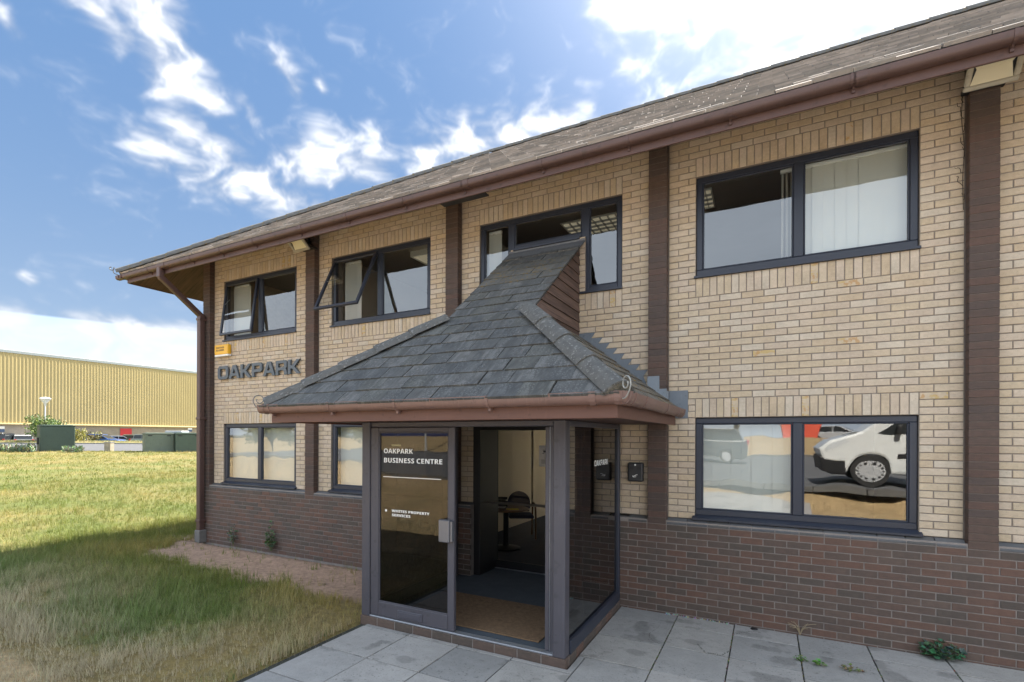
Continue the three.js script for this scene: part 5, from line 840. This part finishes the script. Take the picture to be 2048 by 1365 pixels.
{ // green cabinets, bollard, lamp, signs
  const gm = std([0.045, 0.075, 0.058], 0.5, { map: uvs(T.paint, 0.5) }), faded = std([0.135, 0.165, 0.125], 0.6, { map: uvs(T.paint, 0.5) }), gm2 = std([0.06, 0.092, 0.066], 0.5, { map: uvs(T.paint, 0.5) });
  const cab = (px0, px1, yBot, yTop, d, depth, mat, label, big) => {
    const a = far(px0, d), b = far(px1, d), w = hypot(b[0] - a[0], b[1] - a[1]), y0 = 2.11 - (yBot - 872.8) / 1042 * d, h = (yBot - yTop) / 1042 * d, t = thing('utility_cabinet', label, 'cabinet', 'green utility cabinets on the far edge of the lawn', [(a[0] + b[0]) / 2 + FW[0] * depth / 2, y0 - 0.25, (a[1] + b[1]) / 2 + FW[1] * depth / 2], YAW + Math.atan((950 - (px0 + px1) / 2) / 1042) + 0.13), g = new GB();
    g.box(-w / 2, w / 2, 0, h + 0.25 - 0.08, -depth / 2, depth / 2, 0.03); part(t, 'body', g, mat);
    const l = new GB(); l.box(-w / 2 - 0.03, w / 2 + 0.03, h + 0.17, h + 0.25, -depth / 2 - 0.03, depth / 2 + 0.03, 0.02); l.box(-w / 2 + 0.1, w / 2 - 0.1, h + 0.25, h + 0.29, -depth / 2 + 0.1, depth / 2 - 0.1, 0.02); part(t, 'lid', l, mat);
    const dr = new GB(); if (big) { dr.box(-w / 2 + 0.06, w / 2 - 0.06, 0.3, h + 0.1, depth / 2, depth / 2 + 0.012, 0.006); part(t, 'door', dr, mat); const hd = new GB(); hd.box(-w / 2 - 0.1, -w / 2, 0.9, 1.4, -0.1, 0.2, 0.02); part(t, 'meter_box', hd, M.black); } else { for (const s of [-1, 1]) dr.box(s * w * 0.33 - 0.14, s * w * 0.33 + 0.14, h + 0.02, h + 0.09, depth / 2, depth / 2 + 0.02, 0.005); part(t, 'vent', dr, M.black); }
    return t;
  };
  cab(68, 124, 909, 854, 40, 1.5, gm, 'tall dark green utility cabinet, leftmost on the far lawn edge', true);
  cab(279, 329, 905, 869, 40, 1.5, faded, 'low faded green utility cabinet, the lighter of the pair', false);
  cab(341, 386, 904, 869, 40.6, 1.5, gm2, 'low dark green utility cabinet nearest the brick corner', false);
  const bp = far(218, 41), bl = thing('bollard', 'short square concrete post at the roadside edge of the lawn', 'bollard', null, [bp[0], 0.6, bp[1]], YAW), g = new GB(); g.box(-0.24, 0.24, 0, 0.88, -0.24, 0.24, 0.02); part(bl, 'post_body', g, std([0.34, 0.29, 0.22], 0.9, { map: uvs(T.sand, 1) })); const c = new GB(); c.box(-0.27, 0.27, 0.88, 0.95, -0.27, 0.27, 0.02); part(bl, 'cap', c, M.kerb);
  const lp = far(89.5, 56), la = thing('street_lamp', 'slim lamp post with a conical white head in front of the warehouse', 'street lamp', null, [lp[0], 0.9, lp[1]], YAW); part(la, 'pole', new THREE.CylinderGeometry(0.06, 0.085, 4.6, 10).translate(0, 2.3, 0), std([0.5, 0.52, 0.53], 0.5)); part(la, 'lamp_head', new THREE.LatheGeometry([[0, 4.3], [0.08, 4.3], [0.12, 4.55], [0.5, 5.05], [0.52, 5.1], [0.3, 5.2], [0, 5.25]].map((q) => new THREE.Vector2(...q)), 20), std([0.72, 0.73, 0.73], 0.5));
  const pl = new GB(); pl.box(-0.5, 0.45, 1.25, 1.85, 0.09, 0.12, 0.01); part(la, 'sign_plate', pl, std([0.15, 0.2, 0.24], 0.5));
  const sign = (px, d, yT, yB, label) => { const p = far(px, d), yt = 2.11 + (872.8 - yT) / 1042 * d, yb = 2.11 + (872.8 - yB) / 1042 * d, t = thing('parking_sign', label, 'sign', 'small blue and white signs by the warehouse', [p[0], 0, p[1]], YAW), a = new GB(), b = new GB(), c2 = new GB(); a.box(-0.28, 0.28, (yt + yb) / 2, yt, 0.03, 0.05, 0.01); part(t, 'white_panel', a, M.white); b.box(-0.28, 0.28, yb, (yt + yb) / 2 + 0.04, 0.03, 0.05, 0.01); part(t, 'blue_panel', b, std([0.06, 0.10, 0.2], 0.5)); c2.box(-0.04, 0.04, 0.6, yt, -0.03, 0.028, 0.005); part(t, 'post', c2, M.alu); };
  sign(4, 56, 857, 868, 'small blue and white sign at the left edge of the view'); sign(380, 72, 859, 866, 'small blue and white sign beside the brick corner');
}
// cars: a shaped body, dark glass, pillars under a roof, wheels
function makeCar(name, label, group, x, y, z, turn, col, o = {}) {
  const L = o.l ?? 4.3, hb = o.hood ?? 0.92, ht = o.h ?? 1.46, w = o.w ?? 1.74, est = o.back ?? -1.75, t = thing(name, label, 'car', group, [x, y, z], turn), paint = new THREE.MeshPhysicalMaterial({ color: new THREE.Color().setRGB(...col), roughness: 0.35, clearcoat: 1, clearcoatRoughness: 0.06 });
  const ex = (pts, wd, bev) => { const s = new THREE.Shape(pts.map((q) => new THREE.Vector2(...q))), g = new THREE.ExtrudeGeometry(s, { depth: wd - 2 * bev, bevelEnabled: bev > 0, bevelSize: bev, bevelThickness: bev, bevelSegments: 2 }); g.translate(0, 0, -wd / 2 + bev); return g; }, f = L / 2, arc = (cx) => { const q = []; for (let i = 0; i <= 8; i++) { const a = PI * i / 8; q.push([cx + cos(a) * 0.36, 0.3 + sin(a) * 0.36]); } return q; };
  part(t, 'body', ex([[-f, 0.32], [-f + 0.02, 0.62], [-f + 0.08, hb], [est - 0.1, hb + 0.02], [1.0, hb], [f - 0.25, hb - 0.12], [f - 0.04, 0.66], [f, 0.35], ...[[1.72, 0.25]], ...arc(1.33).map((q) => q), ...arc(-1.3), [-f + 0.2, 0.25]], w, 0.05), paint);
  part(t, 'window', ex([[est, hb + 0.01], [est + 0.22, ht - 0.09], [0.12, ht - 0.07], [0.95, hb + 0.01]], w - 0.2, 0.03), std([0.02, 0.024, 0.028], 0.08));
  part(t, 'roof', ex([[est + 0.16, ht - 0.09], [est + 0.35, ht - 0.02], [-0.5, ht], [0.02, ht - 0.04], [0.2, ht - 0.10], [0.1, ht - 0.11], [est + 0.3, ht - 0.12]], w - 0.22, 0.03), paint);
  for (const [a, b] of [[[est + 0.02, hb], [est + 0.24, ht - 0.08]], [[-0.42, hb], [-0.46, ht - 0.07]], [[0.98, hb], [0.12, ht - 0.08]]]) { const g = new GB(); for (const s of [-1, 1]) g.add(tube([[a[0], a[1], s * (w / 2 - 0.08)], [b[0], b[1], s * (w / 2 - 0.12)]], 0.035, 2, 6)); part(t, 'pillar', g, paint); }
  for (const cx of [1.33, -1.3]) for (const s of [-1, 1]) { const wh = part(t, 'wheel', new THREE.CylinderGeometry(0.31, 0.31, 0.2, 22).rotateX(PI / 2), std([0.02, 0.02, 0.02], 0.8)); wh.position.set(cx, 0.31, s * (w / 2 - 0.11)); const r = new GB(); r.add(new THREE.CylinderGeometry(0.2, 0.2, 0.21, 18).rotateX(PI / 2)); part(wh, 'rim', r, std([0.55, 0.56, 0.58], 0.35, { metalness: 0.5 })); }
  const hl = new GB(), tl = new GB(); for (const s of [-1, 1]) { hl.box(f - 0.2, f - 0.02, 0.64, 0.78, s * 0.72 - 0.12, s * 0.72 + 0.12, 0.03); tl.box(-f - 0.01, -f + 0.12, 0.66, 0.98, s * 0.74 - 0.1, s * 0.74 + 0.1, 0.02); } part(t, 'headlights', hl, std([0.7, 0.72, 0.74], 0.15)); part(t, 'tail_lights', tl, std([0.45, 0.015, 0.02], 0.25));
  return t;
}
{
  const park = (px, d, roofY, turn, col, label, o) => { const p = far(px, d); makeCar('parked_car', label, 'cars parked in front of the warehouse', p[0], 2.11 + (872.8 - roofY) / 1042 * d - (o?.h ?? 1.46) + 0.12, p[1], YAW + turn, col, o); };
  park(10, 57.5, 872.5, 1.9, [0.02, 0.022, 0.026], 'dark car with red tail lights at the left edge of the view', { h: 1.6, back: -2.0 });
  park(42, 59, 876, 2.4, [0.3, 0.31, 0.32], 'silver white car beside the dark car at the left', { h: 1.45 });
  park(170, 62, 873, 0.15, [0.03, 0.035, 0.05], 'dark car half hidden behind the bright blue car', { back: -1.6 });
  park(206, 58.5, 874, 0.1, [0.02, 0.10, 0.36], 'bright blue car parked behind the verge', { back: -2.0 });
  park(251, 63, 877, 0.2, [0.4, 0.41, 0.42], 'white car to the right of the bright blue car', {});
  park(277, 64, 874, 1.4, [0.04, 0.055, 0.05], 'dark car in front of the red fire door', { h: 1.5 });
  const cb = far(354, 66), v = thing('parked_van', 'grey topped van behind the pair of low cabinets', 'van', null, [cb[0], 0.75, cb[1]], YAW), g = new GB(); g.add(new RoundedBoxGeometry(2.2, 1.3, 1.8, 3, 0.12), M4(0, 1.15, 0)); part(v, 'body', g, std([0.18, 0.21, 0.22], 0.4)); const r = new GB(); r.add(new RoundedBoxGeometry(2.1, 0.12, 1.7, 2, 0.05), M4(0, 1.83, 0)); part(v, 'roof', r, std([0.5, 0.52, 0.53], 0.5)); for (const x of [-0.8, 0.8]) { const wh = part(v, 'wheel', new THREE.CylinderGeometry(0.32, 0.32, 1.84, 18).rotateX(PI / 2), M.black); wh.position.set(x, 0.32, 0); }
}
// leaves in clumps through a crown
function crown(seed, rad, n, leaf, col, hi) {
  const r = rng(seed), g = new GB(), cl = []; for (let i = 0; i < 26; i++) { const a = r() * 6.283, e = (r() * 2 - 0.7), q = Math.cbrt(r()); cl.push([cos(a) * rad[0] * q * 0.85, rad[1] * (0.5 + 0.45 * e * q), sin(a) * rad[2] * q * 0.85, 0.22 + 0.25 * r(), 0.6 + 0.8 * r()]); }
  const R = max(...rad) * 0.42; for (let i = 0; i < n; i++) { const c = cl[floor(r() * cl.length)], a = r() * 6.283, t = Math.acos(2 * r() - 1), q = R * c[3] * 2.2 * Math.pow(r(), 0.4), p = [c[0] + q * sin(t) * cos(a), c[1] + q * cos(t) * 0.8, c[2] + q * sin(t) * sin(a)]; if (p[1] < 0.02) p[1] = r() * 0.3; const m = M4(...p, r() * 6, r() * 6, r() * 6, leaf * (0.6 + 0.8 * r())), k = c[4] * (0.6 + 0.7 * r()), h = r() < 0.25 ? hi : col; g.tint = h.map((v) => v * k); g.poly([[0, 0, 0], [0.4, 0, 0.5], [0, 0.1, 1.1], [-0.4, 0, 0.5]].map((v) => V3(...v).applyMatrix4(m).toArray())); }
  return g.geo();
}
const leafMat = new THREE.MeshPhysicalMaterial({ color: 0xffffff, roughness: 0.7, side: THREE.DoubleSide, vertexColors: true, transmission: 0.3, thickness: 0 });
{
  const bush = (px, d, y, rad, seed, n, label, col, hi) => { const p = far(px, d), t = thing('shrub', label, 'shrub', 'shrubs on the verge before the warehouse', [p[0], y, p[1]]); part(t, 'foliage', crown(seed, rad, n, 0.17, col, hi), leafMat); const st = new GB(), r = rng(seed + 1); for (let i = 0; i < 7; i++) st.add(tube([[0, -0.2, 0], [(r() - 0.5) * 0.6, rad[1] * 0.5, (r() - 0.5) * 0.6], [(r() - 0.5) * rad[0], rad[1] * 0.9, (r() - 0.5) * rad[2]]], 0.03, 6, 5)); part(t, 'stems', st, std([0.14, 0.1, 0.06], 0.9)); };
  bush(92, 54.5, 1.3, [1.9, 2.5, 1.6], 51, 2600, 'tall dark green shrub behind the tall cabinet', [0.085, 0.15, 0.03], [0.2, 0.26, 0.05]);
  bush(139, 54.5, 1.25, [1.7, 1.3, 1.4], 52, 1700, 'lower yellow green shrub to the right of the tall shrub', [0.2, 0.2, 0.035], [0.38, 0.32, 0.06]);
  bush(186, 57.5, 1.25, [0.9, 0.95, 0.7], 53, 500, 'small yellowish shrub above the blue car', [0.2, 0.19, 0.06], [0.3, 0.26, 0.09]);
  // low growth along the verge and weeds at the lawn's far edge
  const Rv = rng(90), g = new GB(); for (let i = 0; i < 14000; i++) { const d = 52.2 + 4.5 * Rv(), s = lerp(-66, -26, Rv()), x = 1.04 + FW[0] * d + RT[0] * s, z = 6.66 + FW[1] * d + RT[1] * s, m = M4(x, G(x, z), z, (Rv() - 0.5) * 0.9, Rv() * 6, (Rv() - 0.5) * 0.9, 0.05 + 0.12 * Rv()), k = 0.5 + Rv(); g.tint = (Rv() < 0.5 ? [0.16, 0.2, 0.06] : [0.34, 0.28, 0.15]).map((v) => v * k); g.poly([[-0.12, 0, 0], [0.12, 0, 0], [0.04, 1, 0.1]].map((v) => V3(...v).applyMatrix4(m).toArray())); }
  struct('verge_growth', g, leafMat, 'stuff', 'rough green and brown growth along the verge beyond the road');
  const edge = (px0, px1, n, h, seed, label) => { const r = rng(seed), q = new GB(), p0 = far((px0 + px1) / 2, 39.2), t = thing('weed_patch', label, 'weeds', 'grey green weeds along the far lawn edge', [p0[0], G(...p0), p0[1]]); for (let i = 0; i < n; i++) { const p = far(lerp(px0, px1, r()), 38.6 + 1.2 * r()), x = p[0] - p0[0], z = p[1] - p0[1], hh = h * (0.4 + 0.7 * r()); for (let k = 0; k < 5; k++) { const m = M4(x, hh * k / 5, z, (r() - 0.5) * 1.5, r() * 6, (r() - 0.5) * 1.5, 0.12 + 0.14 * r()); q.tint = [0.19, 0.235, 0.13].map((v) => v * (0.6 + 0.8 * r())); q.poly([[-0.2, 0, 0], [0.2, 0, 0], [0.1, 1, 0.1], [-0.1, 1, 0.1]].map((v) => V3(...v).applyMatrix4(m).toArray())); } } part(t, 'leaves', q, leafMat); };
  edge(-30, 40, 170, 0.5, 1, 'grey green weeds at the far left edge of the lawn'); edge(42, 70, 80, 0.6, 2, 'grey green weeds at the left foot of the tall cabinet'); edge(124, 165, 90, 0.4, 3, 'grey green weeds between the tall cabinet and the concrete post');
}
// ------------------------------------------------------------------ across the road in front: what the panes mirror
{
  const rd = new GB(), kb = new GB(); for (let x = -29; x < 60; x += 1) { rd.quad([x, 0.985, ze(x)], [x, 1.0, 25.8], [x + 1, 1.0, 25.8], [x + 1, 0.985, ze(x + 1)]); kb.add(new THREE.BoxGeometry(0.995, 0.14, 0.12), M4(x + 0.5, 0.912, ze(x + 0.5) - 0.05, 0, x > -25 && x < 6 ? 0.216 : 0)); kb.box(x, x + 0.99, 0.8, 1.1, 25.8, 25.94, 0.01); } struct('road', rd, M.asphalt); struct('kerb', kb, std([0.15, 0.147, 0.14], 0.9, { map: uvs(T.sand, 1) }));
  // white van, nose to the left
  const v = thing('parked_van', 'white panel van parked in the road, mirrored in the large lower window', 'van', null, [4.75, 0.995, 9.05], PI), white = new THREE.MeshPhysicalMaterial({ color: new THREE.Color().setRGB(0.72, 0.74, 0.73), roughness: 0.35, clearcoat: 1, clearcoatRoughness: 0.05 }), ex = (pts, wd, bev) => { const g = new THREE.ExtrudeGeometry(new THREE.Shape(pts.map((q) => new THREE.Vector2(...q))), { depth: wd - 2 * bev, bevelEnabled: true, bevelSize: bev, bevelThickness: bev, bevelSegments: 2 }); g.translate(0, 0, -wd / 2 + bev); return g; }, arc = (cx, r) => { const q = []; for (let i = 0; i <= 10; i++) { const a = PI * i / 10; q.push([cx + cos(a) * r, 0.34 + sin(a) * r]); } return q; };
  part(v, 'body', ex([[-2.4, 0.35], [-2.4, 1.75], [-2.25, 1.9], [0.55, 1.93], [0.95, 1.82], [1.75, 1.2], [2.35, 1.0], [2.55, 0.82], [2.5, 0.62], [2.05, 0.6], ...arc(1.62, 0.42), ...arc(-1.4, 0.42), [-2.0, 0.35]], 1.86, 0.06), white);
  part(v, 'bumper', ex([[2.58, 0.62], [2.56, 0.36], [2.35, 0.26], [2.06, 0.26], [2.06, 0.62]], 1.84, 0.04), M.black);
  const wm = std([0.03, 0.035, 0.038], 0.06), wg = new GB(); for (const s of [-1, 1]) { const q = [[0.2, 1.18], [1.5, 1.2], [0.95, 1.66], [0.35, 1.72], [0.2, 1.72]].map(([a, b]) => [a, b, s * 0.936]); wg.poly(s > 0 ? q : q.reverse()); } part(v, 'side_window', wg, wm); part(v, 'windscreen', ex([[0.98, 1.81], [1.76, 1.22], [1.74, 1.2], [0.96, 1.79]], 1.6, 0.008), wm);
  for (const cx of [1.62, -1.4]) for (const s of [-1, 1]) { const w = part(v, 'wheel', new THREE.CylinderGeometry(0.34, 0.34, 0.22, 26).rotateX(PI / 2), std([0.025, 0.025, 0.025], 0.85)); w.position.set(cx, 0.34, s * 0.84); part(w, 'rim', new THREE.CylinderGeometry(0.22, 0.2, 0.235, 20).rotateX(PI / 2), std([0.6, 0.61, 0.62], 0.4, { metalness: 0.4 })); }
  for (const cx of [1.62, -1.4]) { const g = new GB(); for (const s of [-1, 1]) for (let i = 0; i < 14; i++) { const a = i / 14 * 2 * PI; g.add(new THREE.BoxGeometry(0.03, 0.055, 0.012), M4(cx + cos(a) * 0.165, 0.34 + sin(a) * 0.165, s * 0.957, 0, 0, a - PI / 2)); } part(v, 'wheel_slots', g, M.black).userData.kind = 'stuff'; }
  const tr = new GB(); for (const s of [-1, 1]) { tr.box(-1.0, 1.1, 0.62, 0.72, s * 0.925, s * 0.945, 0.008); } part(v, 'side_trim', tr, M.black); const hl = new GB(); for (const s of [-1, 1]) { hl.quad([2.02, 1.02, s * 0.935], [2.5, 0.8, s * 0.935], [2.42, 0.95, s * 0.935], [2.1, 1.1, s * 0.935]); hl.add(new RoundedBoxGeometry(0.45, 0.14, 0.2, 2, 0.05), M4(2.25, 0.93, s * 0.82, 0, 0, -0.42)); } part(v, 'headlight', hl, std([0.6, 0.63, 0.65], 0.15)); const mi = new GB(); for (const s of [-1, 1]) mi.add(new RoundedBoxGeometry(0.12, 0.22, 0.16, 2, 0.04), M4(1.12, 1.3, s * 1.02)); part(v, 'mirror', mi, M.black);
  makeCar('parked_car', 'dark grey hatchback mirrored in the large lower window', null, -1.75, 1.0, 18.4, PI, [0.04, 0.045, 0.05], { back: -1.95 });
  makeCar('parked_car', 'silver car farther off, mirrored in the large lower window', null, 6.5, 1.6, 46, 0.3, [0.4, 0.42, 0.45], {});
  const sk = thing('skip', 'orange red skip beyond the road, mirrored beside the white van', 'skip', null, [3.1, 1.95, 35.6], 0), sg = ex([[-1.3, 1.1], [-0.95, 0], [0.95, 0], [1.3, 1.1]], 1.5, 0.04); part(sk, 'bin', sg, std([0.6, 0.09, 0.05], 0.6)); const rim = new GB(); rim.box(-1.36, 1.36, 1.1, 1.2, -0.8, 0.8, 0.02); part(sk, 'rim', rim, std([0.5, 0.07, 0.04], 0.6));
  const lp = thing('lamp_post', 'pale lamp post across the road, mirrored in the door', 'lamp post', null, [-19.6, 1.0, 27.4]); part(lp, 'pole', new THREE.CylinderGeometry(0.06, 0.09, 6, 10).translate(0, 3, 0), std([0.55, 0.56, 0.56], 0.5)); part(lp, 'lamp_head', new THREE.SphereGeometry(0.28, 14, 8).scale(1, 0.4, 1).translate(0, 6.05, 0), M.white);
  const sd = thing('blue_shed', 'blue metal clad shed beyond the bank, mirrored in the porch door', 'shed', null, [-27, 2.0, 43]), b = new GB(); b.box(-9, 9, 0, 3.6, -6, 0, 0.02); for (let i = 0; i < 45; i++) b.box(-9 + i * 0.4, -8.9 + i * 0.4, 0, 3.55, -6.05, -6.0); part(sd, 'cladding', b, std([0.045, 0.06, 0.16], 0.5)); const rf = new GB(); rf.sweep([[0.3, 3.55], [0.3, 3.7], [-3, 4.5], [-6.3, 3.7], [-6.3, 3.55]].map(([a, c]) => [a, c]), 'x', -9.3, 9.3); part(sd, 'roof', rf, std([0.25, 0.26, 0.27], 0.7));
  const Rt = rng(66), proto = [0, 1, 2].map((i) => crown(300 + i, [2.6, 3.4, 2.6], 3200, 0.30, [[0.055, 0.085, 0.025], [0.075, 0.10, 0.03], [0.10, 0.105, 0.035]][i], [0.14, 0.16, 0.05]));
  const bark = std([0.13, 0.10, 0.075], 0.9, { map: uvs(T.wood, 1) }), wordS = ['dark', 'mid green', 'olive'], where = [-52, -45, -38, -33, -17, -12, -6, -1, 8, 14, 20, 27];
  where.forEach((x, i) => { const k = i % 3, z = 36 + 6 * Rt(), h = 1.6 + Rt() * 1.2, s = 0.9 + 0.5 * Rt(), t = thing('tree', `${wordS[k]} bushy tree on the bank across the road, ${['first', 'second', 'third', 'fourth', 'fifth', 'sixth', 'seventh', 'eighth', 'ninth', 'tenth', 'eleventh', 'twelfth'][i]} from the left`, 'tree', 'trees on the bank across the road', [x, G(x, z) - 0.1, z], Rt() * 6); t.scale.setScalar(s); const c = part(t, 'crown', proto[k], leafMat); c.position.y = h - 0.6; const tg = new GB(); tg.add(tube([[0, 0, 0], [0.08, h * 0.6, 0.05], [0, h + 1.2, 0]], 0.16, 8, 8)); for (let b = 0; b < 4; b++) { const a = b * 1.6; tg.add(tube([[0, h * 0.8, 0], [cos(a) * 0.7, h + 0.6, sin(a) * 0.7], [cos(a) * 1.5, h + 1.5, sin(a) * 1.5]], 0.06, 6, 5)); } part(t, 'trunk', tg, bark); });
}

const renderer = new THREE.WebGLRenderer({ antialias: true });
renderer.toneMapping = THREE.LinearToneMapping; renderer.toneMappingExposure = EXPOSURE;
renderer.shadowMap.enabled = true; renderer.setSize(1024, 682);
renderer.render(scene, camera);
